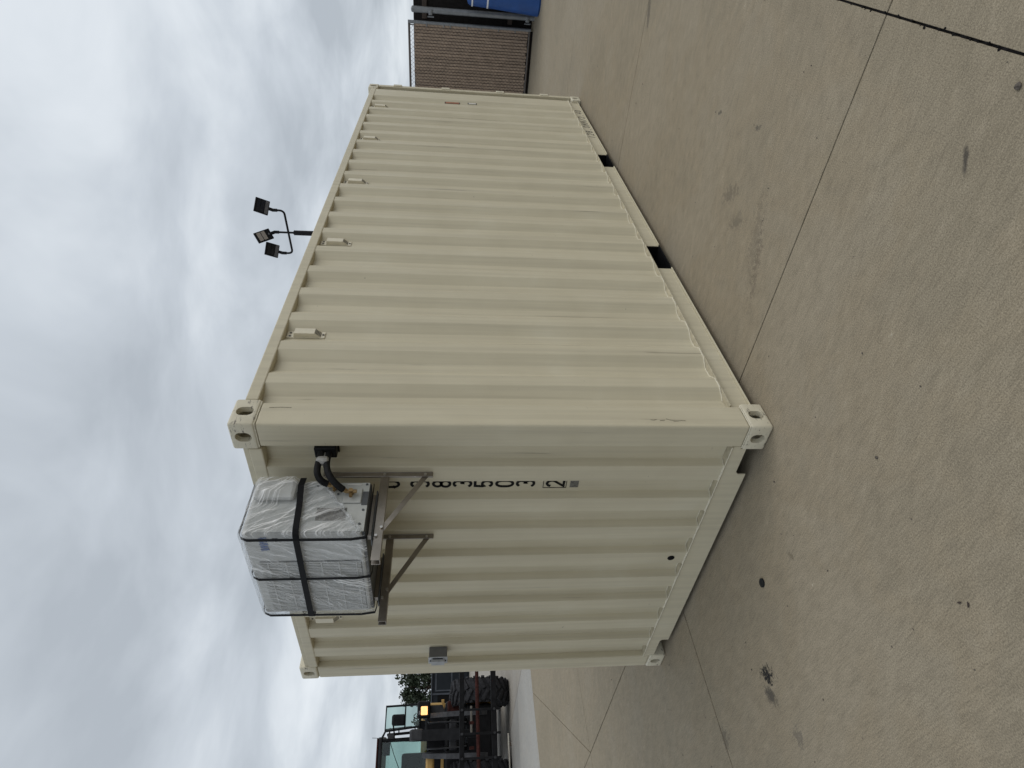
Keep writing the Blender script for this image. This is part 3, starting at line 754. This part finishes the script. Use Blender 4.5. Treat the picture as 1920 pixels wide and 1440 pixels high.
strap_loop([(AX1, AY0 - .030, zb + .012), (-.16, AY0 - .046, zb + .012), (-.25, AY0 - .022, zb + .006), (AX0 + .012, AY0 - .021, zb - .004), (AX0 - .010, AY0 - .010, zb - .006), (AX0 - .0205, AY0 + .014, zb - .007), (AX0 - .0205, .581, zb), (AX0 - .0205, AY1 - .012, zb + .006), (AX0 - .008, AY1 + .012, zb + .006), (AX0 + .01, AY1 + .018, zb + .006), (AX1, AY1 + .018, zb + .008)], (0, 0, 1), .027)
# small printed marks on the film
for (yy, zz) in ((.283, 2.33), (.575, 2.30), (.862, 2.285)):
    m = MB(); tri = [(-.012, -.010), (.012, 0), (-.012, .010), (-.012, -.0105)]
    ribbon(m, tri, .0022, lambda p, k: Vector((AX0 - .0215 + .001 * k, yy + p.x, zz + p.y)) - oA); m.build('film_print', 'ink', fw_, 0)

# ------------------------------------------------------------------ pipes and wall box
pb = thing('pipe_cover_box', 'small black pipe entry box on the end wall beside the corner post', 'box', (XI, .180, 2.175))
MB().box((-.058, -.030, -.050), (0, .032, .052), .005).build('body', 'black', pb)
MB().box((-.012, -.036, -.056), (-.004, .040, .058), .002).build('flange', 'black', pb)
for z_ in (-.046, .048): MB().cyl((-.013, .034, z_), (-.016, .034, z_), .004, n=8).build('screw', 'bolt', pb, 0)
rl = thing('refrigerant_lines', 'black foam insulated pipes running from the wall box to brass valves', 'pipes', (-.01, .18, 2.175))
oR = Vector(rl.location)
def bez(P, n=22):
    o_ = []
    for i in range(n):
        t = i / (n - 1); q = [Vector(p) for p in P]
        while len(q) > 1: q = [q[j].lerp(q[j + 1], t) for j in range(len(q) - 1)]
        o_.append(q[0])
    return o_
for P in ([(-.002, .175, 2.195), (-.075, .165, 2.185), (-.130, .170, 2.215), (-.150, .215, 2.190), (-.146, AY0 - .036, 2.150)],
          [(-.002, .185, 2.160), (-.070, .165, 2.160), (-.130, .165, 2.165), (-.180, .190, 2.120), (-.181, AY0 - .036, 2.074)],
          ):
    m = MB(); m.tube([p - oR for p in bez(P)], .0155, 12); m.build('hose', 'foam', rl)
m = MB(); m.tube([p - oR for p in bez([(-.002, .18, 2.178), (-.08, .16, 2.17), (-.13, .19, 2.16), (-.14, .225, 2.11), (-.125, .262, 2.12)])], .006, 8); m.build('cable', 'tape', rl)
m = MB(); m.tube([p - oR for p in bez([(-.060, .170, 2.205), (-.066, .170, 2.172), (-.062, .170, 2.150)], 8)], [.014, .021, .0225, .023, .023, .0225, .021, .014], 10); m.build('tape_wrap', 'tape', rl)

# ------------------------------------------------------------------ outlet box
ob = thing('outlet_box', 'grey weatherproof outlet box with flip cover on the container end wall', 'outlet box', (XO - .001, 2.092, 1.585))
MB().box((-.070, -.037, 0), (0, .037, .120), .004).build('body', 'box_grey', ob)
cv = MB().box((-.078, -.041, -.004), (-.0705, .041, .124), .003).build('cover_frame', 'cover_grey', ob)
m = MB(); m.prism([(-.028, -.0782), (-.024, -.098), (.024, -.098), (.028, -.0782)], lambda p: (p[1], p[0], .018), lambda p: (p[1], p[0], .104)); m.build('flip_cover', 'cover_grey', ob)
for z_ in (.010, .111): MB().cyl((-.0782, 0, z_), (-.082, 0, z_), .005, n=8).build('screw', 'black', cv, 0)
MB().box((-.084, -.034, .028), (-.0785, -.0285, .094), .001).build('hinge', 'black', cv)

# ------------------------------------------------------------------ street light
FH = Vector((0.775, 0.632, 0)).normalized(); RH = Vector((FH.y, -FH.x, 0)); CH = Vector((CPOS.x, CPOS.y, 0))
def HP(lx, d, z=0): return CH + FH * d + RH * lx + Vector((0, 0, z))
bp = HP(3.785, 16.0); st = thing('street_light', 'black pole with three flood lamps rising behind the container roof', 'street light', bp, math.atan2(RH.y, RH.x))
m = MB(); m.cyl((0, 0, 0), (0, 0, .02), .18, n=20); m.build('base_plate', 'lamp_body', st)
m = MB(); m.cyl((0, 0, .02), (0, 0, 5.52), .085, .062, 16); m.build('pole', 'lamp_body', st)
m = MB(); m.cyl((0, 0, 5.52), (0, 0, 5.55), .066, .03, 16); m.cyl((0, 0, 5.54), (0, 0, 5.95), .026, n=10); m.build('stem', 'lamp_body', st)
for s in (1, -1):
    d_ = Vector((.43, -.46, 0)) * s
    P = [Vector((0, 0, 5.67)), d_ * .82 + Vector((0, 0, 5.67))] + bez([d_ * .82 + Vector((0, 0, 5.67)), d_ * 1.0 + Vector((0, 0, 5.67)), d_ * 1.0 + Vector((0, 0, 5.80))], 8)[1:] + [d_ + Vector((0, 0, 5.86))]
    m = MB(); m.tube(P, .026, 10); m.build('arm', 'lamp_body', st)
def head(base, xdir, updir, w, h, lens, lab):
    x_ = Vector(xdir).normalized(); u_ = Vector(updir).normalized(); n_ = x_.cross(u_).normalized(); u_ = n_.cross(x_).normalized()
    M3 = Matrix((x_, u_, n_)).transposed(); base = Vector(base)
    hd = MB().obox(base + u_ * (h / 2 + .10), (w, h, .045), M3, .008).build('lamp_head', 'lamp_body', st)
    m_ = MB(); m_.cyl(base - Vector((0, 0, .10)), base + Vector((0, 0, .02)), .040, n=10); m_.obox(base + u_ * .06, (.07, .13, .05), M3, .006); m_.build('knuckle', 'lamp_body', hd)
    for k in (0, 1):
        MB().obox(base + u_ * (.10 + h * (.46 + .28 * k)) + n_ * .0235, (w * .80, h * .235, .004), M3).build('lens', lens, hd, 0)
    if lens == 'lens_dark': MB().obox(base + u_ * (.10 + h * .17) + n_ * .0235, (w * .9, h * .24, .004), M3).build('driver_cover', 'lens_grey', hd, 0)
    else: MB().obox(base + u_ * (.10 + h * .16) + n_ * .0235, (w * .16, h * .07, .004), M3).build('sensor', 'lens_grey', hd, 0)
d1 = Vector((.43, -.46, 0))
head(d1 + Vector((0, 0, 5.93)), (1, .15, -.10), (.05, -.55, .85), .36, .34, 'lens_dark', '')
head(-d1 + Vector((0, 0, 5.93)), (1, .15, -.08), (.05, -.55, .85), .34, .34, 'lens_dark', '')
head(Vector((0, 0, 6.0)), (.80, .10, .50), (-.66, -.45, .80), .29, .40, 'lens_pale', '')

# ------------------------------------------------------------------ slatted fence and gate, beyond the container
FX = 11.60
fn = thing('slatted_fence', 'chain-link gate panel filled with brown privacy slats behind the container', 'fence', (FX, .1, 0))
oF = Vector((FX, .1, 0)); y = .215
m = MB(); m.box((-.009, -.0235, .10), (.009, .0235, 2.335), .005); slat_me = m.mesh('slat', 'slat')
while y < 3.4:
    o = link('slat', slat_me, fn, (random.uniform(-.004, .004), y - .1, random.uniform(-.012, .012)), (0, 0, random.uniform(-.04, .04))); y += .0555
for (p, q, r_, nm) in [((FX, .17, .05), (FX, .17, 2.45), .030, 'frame_pipe'), ((FX, .17, 2.43), (FX, 3.45, 2.43), .022, 'top_rail'), ((FX, .17, .07), (FX, 3.45, .07), .022, 'bottom_rail'), ((FX + .03, .225, .1), (FX + .03, .225, 2.42), .010, 'tension_bar')]:
    MB().cyl(Vector(p) - oF, Vector(q) - oF, r_).build(nm, 'wire' if 'rail' in nm else 'pipe', fn)
for z_ in (.35, .68, 1.02, 1.30, 1.62, 1.75, 2.08): MB().box(Vector((FX - .034, .160, z_)) - oF, Vector((FX - .012, .232, z_ + .018)) - oF, .002).build('tension_band', 'pipe', fn)
m = MB()
for s in (1, -1):
    k = -2.4
    while k < 3.4:
        a = Vector((FX - .012 + s * .002, k if s > 0 else k + 2.4, .08)); b = a + Vector((0, 2.36 * s, 2.36))
        # clip to panel
        t0, t1 = 0.0, 1.0
        for lim, side in ((.20, 1), (2.2, -1)):
            da = (a.y - lim) * side; db = (b.y - lim) * side
            if da < 0 and db < 0: t0, t1 = 1, 0; break
            if da < 0: t0 = max(t0, da / (da - db))
            elif db < 0: t1 = min(t1, da / (da - db))
        if t1 > t0: m.cyl(a.lerp(b, t0) - oF, a.lerp(b, t1) - oF, .0022, n=4, caps=False)
        k += .072
wm = m.build('wire_mesh', 'wire', fn, 0); wm['kind'] = 'stuff'
MB().box(Vector((FX + .05, .20, .0)) - oF, Vector((FX + .07, 3.4, .16)) - oF).build('dark_gap_strip', 'darkgap', fn, 0)  # dark strip added for the shadow and litter in the bottom gap
gp = thing('gate_post', 'thick grey galvanised gate post beside the brown slatted fence', 'post', (FX, -.045, 0))
MB().cyl((0, 0, 0), (0, 0, 2.36), .055, n=20).build('pipe', 'pipe', gp); MB().ico((0, 0, 2.36), .056, 2, 0, (1, 1, .5)).build('cap', 'pipe', gp)
for z_ in (.10, 1.98):
    m = MB(); m.box((-.068, -.02, z_), (.02, .075, z_ + .07), .004); m.cyl((-.03, .105, z_ - .03), (-.03, .105, z_ + .09), .014, n=10); m.build('hinge', 'pipe', gp)
f2 = thing('dark_slat_fence', 'darker brown slatted fence section at the picture edge past the gate post', 'fence', (FX + .30, -1.0, 0))
m = MB(); m.box((-.005, -.05, .02), (.005, .05, 2.47), .003); sl2 = m.mesh('slat', 'slat_dark')
for i in range(12): link('slat', sl2, f2, (random.uniform(-.005, .005), -.60 + i * .106, 0))
for z_ in (.4, 2.1): MB().box((.012, -.75, z_), (.05, 1.15, z_ + .09), .004).build('fence_rail', 'slat_dark', f2)
MB().box((.06, -.75, .0), (.08, 3.6, 2.36)).build('backing_board', 'darkgap', f2, 0)
bn = thing('blue_bin', 'blue plastic bin with two white bands at the picture edge beside the gate', 'bin', (FX - .42, -.58, 0), R_(0))
m = MB(); N_ = 28; prof = [(.0, .41), (.03, .425), (.06, .42), (.9, .355), (1.26, .335), (1.31, .31), (1.33, .25), (1.335, 0.001)]
rings = []
for (z_, r_) in prof:
    rings.append([m.bm.verts.new((r_ * max(-1, min(1, 1.15 * math.cos(2 * PI * k / N_))), r_ * max(-1, min(1, 1.15 * math.sin(2 * PI * k / N_))), z_)) for k in range(N_)])
for i in range(len(prof) - 1):
    for k in range(N_): m.bm.faces.new((rings[i][k], rings[i][(k + 1) % N_], rings[i + 1][(k + 1) % N_], rings[i + 1][k]))
m.build('body', 'blue', bn, 35)
for z_, r_ in ((1.225, .344), (.945, .359)):
    m = MB(); rg = []
    for zz in (z_, z_ + .028): rg.append([m.bm.verts.new((r_ * max(-1, min(1, 1.15 * math.cos(2 * PI * k / N_))), r_ * max(-1, min(1, 1.15 * math.sin(2 * PI * k / N_))), zz)) for k in range(N_)])
    for k in range(N_): m.bm.faces.new((rg[0][k], rg[0][(k + 1) % N_], rg[1][(k + 1) % N_], rg[1][k]))
    m.build('band', 'white', bn, 35)

# ------------------------------------------------------------------ wheel loader with fork carriage
ld = thing('wheel_loader', 'black and yellow wheel loader with fork carriage and one lit headlamp', 'loader', (3.94, 13.81, 0), R_(-20.9))
def lb(lo, hi, nm, mt, par=None, bv=.01): return MB().box(lo, hi, bv).build(nm, mt, par or ld)
# tyres
def tyre_mesh():
    m_ = MB(); r, w = .705, .25
    prof = [(-w * .72, .36), (-w * .98, .42), (-w * 1.06, .53), (-w * 1.02, .62), (-w * .9, .665), (-w * .5, .685), (0, .69), (w * .5, .685), (w * .9, .665), (w * 1.02, .62), (w * 1.06, .53), (w * .98, .42), (w * .72, .36)]
    m_.lathe(prof, 56)
    for i in range(22):
        for s in (1, -1):
            q = 2 * PI * (i + (.5 if s > 0 else 0)) / 22
            rot = Matrix.Rotation(q, 3, 'X')
            c = rot @ Vector((s * .125, 0, .690)); m_.obox(c, (.285, .085, .070), rot @ Matrix.Rotation(s * .55, 3, 'Z') @ Matrix.Rotation(s * .10, 3, 'Y'), .012)
            c = rot @ Vector((s * .252, -.04, .635)); m_.obox(c, (.05, .080, .10), rot @ Matrix.Rotation(s * .35, 3, 'Y'), .010)
    return m_.mesh('tyre', 'rubber')
tm = tyre_mesh()
m = MB(); m.lathe([(-.16, .37), (-.20, .36), (-.17, .30), (-.06, .26), (-.04, .12), (-.10, .10), (-.10, .001)], 32); m.lathe([(.16, .37), (.20, .36), (.17, .30), (.06, .26), (.04, .12), (.10, .10), (.10, .001)], 32); rim_me = m.mesh('rim', 'yellow')
for (x_, y_, rz) in ((.86, 0, .10), (-.86, 0, .10), (.86, 2.75, 0), (-.86, 2.75, 0)):
    w_ = link('wheel', tm, ld, (x_, y_, .705), (random.uniform(0, 1), 0, rz)); link('rim', rim_me, w_)
lb((-.62, -.35, .45), (.62, .9, 1.05), 'front_frame', 'machine', None, .04)
lb((-.62, -.05, .58), (.62, .05, .82), 'axle', 'machine', None, .03)
lb((-.75, .95, .55), (.75, 4.0, 1.55), 'rear_frame', 'machine', None, .06)
lb((-.80, 2.5, 1.5), (.80, 4.3, 2.2), 'engine_hood', 'yellow', None, .10)
# fenders
for s in (1, -1):
    lb((min(s * .39, s * .75), -.24, 1.575), (max(s * .39, s * .75), -.18, 1.645), 'fender_edge', 'yellow')
lb((.40, -.05, 1.20), (.72, .30, 1.50), 'side_panel', 'rust', None, .03)  # panel's shade behind the yellow strip is put into its dark colour
lb((-.72, -.17, 1.80), (-.36, .30, 1.99), 'side_panel', 'yellow', None, .05)
# headlamp on its stalk
for s in (1,):
    hl = lb((s * .53 - .18, -.72, 1.90), (s * .53 + .18, -.56, 2.20), 'headlamp', 'machine', None, .04)
    lb((s * .51 - .088, -.735, 1.965), (s * .51 + .088, -.722, 2.115), 'lens', 'lit', hl, .015)
    lb((s * .53 - .10, -.725, 2.13), (s * .53 - .02, -.715, 2.165), 'marker_lens', 'lens_grey', hl, .004)
    m = MB(); m.prism([(s * .34, 1.50), (s * .62, 1.62), (s * .62, 1.93), (s * .30, 1.99), (s * .22, 1.93)], lambda p: (p[0], -.58, p[1]), lambda p: (p[0], -.40, p[1])); m.build('lamp_bracket', 'machine_grey', ld)
# lift arms
for s in (1, -1):
    def strip(path, w_): 
        o1, o2 = [], []
        P = [Vector(p) for p in path]
        for i, p in enumerate(P):
            d_ = (P[min(i + 1, len(P) - 1)] - P[max(i - 1, 0)]).normalized(); nn = Vector((-d_.y, d_.x)); o1.append(p + nn * w_[i] / 2); o2.append(p - nn * w_[i] / 2)
        return [tuple(q) for q in o1 + o2[::-1]]
    poly = strip([(.55, 1.98), (.0, 1.95), (-.75, 1.75), (-1.35, 1.42), (-1.75, 1.0), (-1.98, .72)], [.24, .26, .27, .27, .25, .20])
    m = MB(); m.prism(poly, lambda p: (s * .40 - .05, p[0], p[1]), lambda p: (s * .40 + .05, p[0], p[1])); m.build('lift_arm', 'machine_grey', ld)
    m = MB(); m.cyl((s * .26, -.1, 1.0), (s * .26, -.75, 1.30), .075); m.cyl((s * .26, -.7, 1.28), (s * .26, -1.25, 1.55), .045); m.build('lift_cylinder', 'machine', ld)
    m = MB(); m.tube(bez([(s * .30, -.5, 1.9), (s * .20, -1.2, 2.1), (s * .28, -1.6, 1.5), (s * .22, -1.75, 1.1)], 16), .018, 8); m.build('hose', 'machine', ld)
lb((-.30, -1.42, 1.30), (.30, -1.28, 1.46), 'cross_tube', 'machine_grey', None, .03)
m = MB(); m.prism([(.3, 2.05), (-.7, 2.30), (-1.10, 2.34), (-1.30, 2.25), (-1.45, 1.7), (-1.6, 1.2), (-1.4, 1.15), (-1.2, 1.75), (-1.05, 2.02), (-.6, 2.0), (.3, 1.80)], lambda p: (-.10, p[0], p[1]), lambda p: (.12, p[0], p[1])); m.build('tilt_lever', 'machine', ld)
lb((-.09, -1.36, 2.02), (.14, -1.20, 2.33), 'lever_head', 'machine_grey', None, .05)
m = MB()
for i in range(5): m.box((.10 - .035 * i - .014, -1.462 + .0, 1.83), (.10 - .035 * i + .008, -1.455, 1.855))
lb((-.07, -1.64, .8), (.09, -1.42, 1.25), 'tilt_link', 'machine', None, .03)
# fork carriage
for (z0, z1, nm) in ((1.16, 1.265, 'carriage_bar'), (.475, .59, 'carriage_bar')): lb((-1.25, -2.25, z0), (1.28, -2.17, z1), nm, 'machine', None, .010)
m = MB(); m.tube([(1.28, -2.12, .885), (.4, -2.12, .875), (-1.25, -2.12, .86)], .040, 12); m.build('fork_shaft', 'rust', ld)
for x_ in (.44, 0.0, -.44): 
    lb((x_ - .022, -2.285, .40), (x_ + .022, -2.252, 1.25), 'carriage_strut', 'machine')
    for z_ in (.53, 1.21): MB().cyl((x_, -2.285, z_), (x_, -2.31, z_), .028, n=6).build('bolt', 'machine_grey', ld, 0)
for x_ in (.20, -.26):
    lb((x_ - .03, -2.10, .95), (x_ + .03, -2.02, 1.05), 'lug', 'rust')
lb((.02, -2.09, .985), (.52, -2.05, 1.03), 'lug_bar', 'plate')
# cab
cb = lb((-1.30, 1.60, 1.50), (-.02, 3.0, 2.02), 'cab_base', 'machine', None, .04)
lb((-1.34, 1.50, 3.15), (.02, 3.05, 3.27), 'roof', 'machine_grey', cb, .05)
lb((-1.36, 1.47, 3.245), (.0, 2.9, 3.285), 'roof_cap', 'rust', cb, .02)
for (x_, y_) in ((-.06, 1.60), (-1.26, 1.60), (-.06, 2.95), (-1.26, 2.95)):
    m = MB(); m.tube([(x_ - (.02 if x_ > -.5 else -.02), y_, 2.0), (x_, y_ - .02, 2.6), (x_, y_, 3.18)], .045, 8); m.build('pillar', 'machine', cb)
lb((-1.24, 1.585, 2.02), (-.08, 1.597, 3.16), 'windshield', 'glass', cb, 0)
lb((-1.24, 2.955, 2.05), (-.08, 2.967, 3.16), 'rear_window', 'glass', cb, 0)
lb((-.048, 1.66, 2.05), (-.036, 2.9, 3.16), 'side_window', 'glass', cb, 0)
lb((-.98, 2.15, 2.0), (-.38, 2.28, 2.68), 'seat_back', 'seat', cb, .06); lb((-.98, 1.85, 1.95), (-.38, 2.25, 2.12), 'seat_cushion', 'seat', cb, .05)
m = MB(); m.tube([(-.68 + .2 * math.cos(q * PI / 10), 1.85 + .05 * math.sin(q * PI / 10), 2.35 + .19 * math.sin(q * PI / 10)) for q in range(20)], .018, 6, True); m.cyl((-.68, 1.86, 2.35), (-.68, 1.8, 2.0), .03); m.build('steering_wheel', 'machine', cb)
m = MB(); m.tube(bez([(-.10, 1.57, 2.95), (-.45, 1.56, 2.83), (-.85, 1.56, 2.62)], 8), .008, 6); m.build('wiper', 'machine', cb)
m = MB(); m.cyl((.0, 1.62, 3.27), (.01, 1.62, 3.42), .006, n=6); m.build('antenna', 'machine', cb)
lb((-.40, 1.62, 2.95), (-.10, 1.66, 3.14), 'visor', 'seat', cb, .02)
# opened side door with glass, grab rails, mirror
dr = thing_door = MB()
P = [(.22, 1.2, 2.20), (.14, 1.2, 3.07), (.70, 1.2, 3.06), (.72, 1.2, 2.20)]
dr.tube(P, .030, 8, True); dr.tube([(.16, 1.2, 2.575), (.71, 1.2, 2.57)], .018, 8)
door = dr.build('door_frame', 'machine', ld)
m = MB(); m.prism([(p[0], p[2]) for p in P], lambda p: (p[0], 1.196, p[1]), lambda p: (p[0], 1.206, p[1])); m.build('door_glass', 'glass', door, 0)
lb((.25, .98, 2.55), (.51, 1.09, 2.90), 'mirror', 'machine', None, .05)
for pts, r_ in (([(.21, 1.3, 2.40), (.17, 1.3, 3.05), (-.02, 1.4, 3.16)], .030), ([(.09, 1.3, 2.40), (.06, 1.3, 3.02)], .032), ([(-.03, 1.4, 2.40), (-.05, 1.4, 3.05)], .026), ([(.21, 1.3, 2.95), (-.04, 1.4, 2.98)], .018), ([(.21, 1.3, 2.72), (.06, 1.3, 2.73)], .016), ([(.26, 1.1, 2.86), (.08, 1.3, 2.84), (-.05, 1.4, 2.84)], .020)):
    m = MB(); m.tube(pts, r_, 8); m.build('grab_rail', 'machine', ld)
lb((-.02, 1.22, 2.83), (.10, 1.32, 3.0), 'work_lamp', 'machine_grey', None, .02)
lb((.1, 1.3, 2.05), (.35, 1.6, 2.22), 'step_bracket', 'machine', None, .02)
lb((-.10, 1.0, 1.5), (.62, 1.6, 2.06), 'tank', 'machine', None, .05)

# thin plate lying on the ground in front of the loader
pl = thing('ground_plate', 'thin grey plate with pale edges lying low in front of the loader', 'plate', (3.94, 13.81, 0), R_(-20.9))
m = MB(); tri = [(-.03, -.30), (-1.6, -.55), (-1.6, .15)]
m.prism(tri, lambda p: (p[0], p[1], .050), lambda p: (p[0], p[1], .072)); m.build('sheet', 'plate', pl, 0)
for a, b in zip(tri, tri[1:] + tri[:1]): MB().cyl((a[0], a[1], .061), (b[0], b[1], .061), .016, n=8).build('pale_edge', 'pale_edge', pl)
for q in ((-1.4, -.3), (-1.4, .0), (-.25, -.3)): MB().box((q[0] - .04, q[1] - .04, 0), (q[0] + .04, q[1] + .04, .049)).build('block', 'bark', pl)

# ------------------------------------------------------------------ dark shed and the tree behind it
HL = Vector((3.94 - CPOS.x, 13.81 - CPOS.y, 0)).normalized(); RL = Vector((HL.y, -HL.x, 0))
sh = thing('storage_shed', 'dark blue-grey storage shed with a handled door behind the loader', 'shed', (15.98, 36.11, 0), math.atan2(RL.y, RL.x))
def sb(lo, hi, nm, mt, par=None, bv=.01): return MB().box(lo, hi, bv).build(nm, mt, par or sh)
sb((-2.2, 0, 0), (3.6, 2.4, 2.28), 'wall', 'shed', None, .02)
sb((-2.3, -.10, 2.281), (3.7, 2.5, 2.35), 'roof', 'shed_trim', None, .02)
d_ = sb((-.95, -.04, .12), (.15, -.002, 2.10), 'door', 'shed', None, .02)
for (a, b) in (((-.95, -.055, .12), (-.88, -.041, 2.10)), ((.08, -.055, .12), (.15, -.041, 2.10)), ((-.87, -.055, 2.02), (.07, -.041, 2.10)), ((-.87, -.055, 1.05), (.07, -.041, 1.13))): sb(a, b, 'door_stile', 'shed_trim', d_, .005)
m = MB(); m.cyl((-.80, -.06, .62), (-.80, -.12, .62), .035); m.box((-.83, -.13, .52), (-.77, -.10, .56)); m.build('handle', 'bolt', d_)
sb((-2.10, -.03, .4), (-1.15, -.002, 1.95), 'opening', 'hole', None, 0)
sb((-1.95, -.05, 1.62), (-1.80, -.032, 1.84), 'notice', 'shed_trim', None, 0)
for x_ in (-2.2, -1.1, .25, 1.5, 2.7): sb((x_ - .05, -.06, 0), (x_ + .05, -.0305, 2.28), 'batten', 'shed_trim', None, .005)
def tree(loc, h, rx, label):
    t_ = thing('tree', label, 'tree', loc)
    m_ = MB(); m_.tube([(0, 0, 0), (.1, 0, h * .3), (.0, .1, h * .55), (.1, .1, h * .85)], [.22, .17, .12, .04], 9)
    for i in range(9):
        a = i * 2.4; z0 = h * (.35 + .05 * i); e2 = Vector((math.cos(a) * rx * .8, math.sin(a) * rx * .8, z0 + h * .16)); m_.tube([(.03, .03, z0), e2 * .5 + Vector((0, 0, z0 * .5 + .05)), e2], [.07, .045, .015], 6)
    m_.build('trunk', 'bark', t_)
    m_ = MB(); cl = []
    for i in range(34):
        a = random.uniform(0, 2 * PI); q = math.sqrt(random.random()); z_ = h * random.uniform(.38, .98); k = rx * (1.05 - .55 * max(0, (z_ / h - .5) * 1.6)); cl.append((Vector((math.cos(a) * q * k, math.sin(a) * q * k, z_)), random.uniform(.30, .55)))
    for c_, r_ in cl:
        for j in range(150):
            d = Vector((random.gauss(0, 1), random.gauss(0, 1), random.gauss(0, .8))).normalized() * r_ * random.uniform(.35, 1.1); p = c_ + d
            s_ = random.uniform(.07, .13); ax = Vector((random.gauss(0, 1), random.gauss(0, 1), random.gauss(0, 1))).normalized(); u_ = ax.orthogonal().normalized() * s_; v_ = ax.cross(u_).normalized() * s_ * .55
            m_.bm.faces.new([m_.bm.verts.new(q_) for q_ in (p - u_, p - v_, p + u_, p + v_)])
    m_.build('crown', 'leaf', t_, 0); return t_
shp = Vector((15.98, 36.11, 0))
tree(shp + HL * 5.0 + RL * -.35, 4.55, 1.25, 'dark green tree rising behind the shed at the container corner')
tree(shp + HL * 6.0 + RL * -2.6, 3.25, 1.2, 'low rounded green tree between the shed and the loader cab')

# ------------------------------------------------------------------ small things on the ground
dc = MB(); dc.cyl((0, 0, 0), (0, 0, .006), .0225, n=26); o = dc.build('cut_disc', 'disc'); o.location = (-.43, .68, .0005); tag(o, 'small black round disc lying on the concrete near the end wall', 'disc')
def pebble(x, y, r, label, mt='stone', cat='stone', sq=(1, .8, .6)):
    m_ = MB(); m_.ico((0, 0, r * sq[2] * .8), r, 2, .22, sq); o_ = m_.build(cat if cat != 'leaf' else 'dead_leaf', mt, None, 0); o_.location = (x, y, 0); o_.rotation_euler = (0, 0, random.uniform(0, 6)); tag(o_, label, cat)
pebble(-.318, -1.628, .011, 'dark brown stone beside the wide joint at the bottom of the yard')
def leaf(x, y, s, a, label):
    m_ = MB(); pts = [(-1, 0), (-.5, .35), (.2, .42), (1, .05), (.4, -.38), (-.4, -.3)]
    top = [m_.bm.verts.new((p[0] * s, p[1] * s, .003 + .25 * s * p[0] * p[0])) for p in pts]; m_.bm.faces.new(top)
    bot = [m_.bm.verts.new((p[0] * s, p[1] * s, .0018 + .25 * s * p[0] * p[0])) for p in pts]; m_.bm.faces.new(bot[::-1])
    for i in range(6): m_.bm.faces.new((top[i], bot[i], bot[(i + 1) % 6], top[(i + 1) % 6]))
    o_ = m_.build('dead_leaf', 'deadleaf', None, 0); o_.location = (x, y, 0); o_.rotation_euler = (0, 0, a); tag(o_, label, 'leaf')
leaf(-1.148, -.328, .0085, 1.2, 'left one of two tiny dark leaf scraps on open concrete')
leaf(-1.170, -.352, .0095, 2.4, 'right one of two tiny dark leaf scraps on open concrete')
m = MB()
for i in range(420):
    x, y = random.uniform(-1.6, 5.5), random.uniform(-2.2, 6.5)
    if 0 < x < L and 0 < y < W: continue
    r_ = random.uniform(.0012, .0038) * (1.6 if random.random() < .12 else 1); m.ico((x, y, r_ * .5), r_, 1, .3, (1.4, 1, .6))
o = m.build('grit', 'stone', None, 0); o['kind'] = 'stuff'; o['label'] = 'scattered dark grit and crumbs on the concrete'; o['category'] = 'grit'
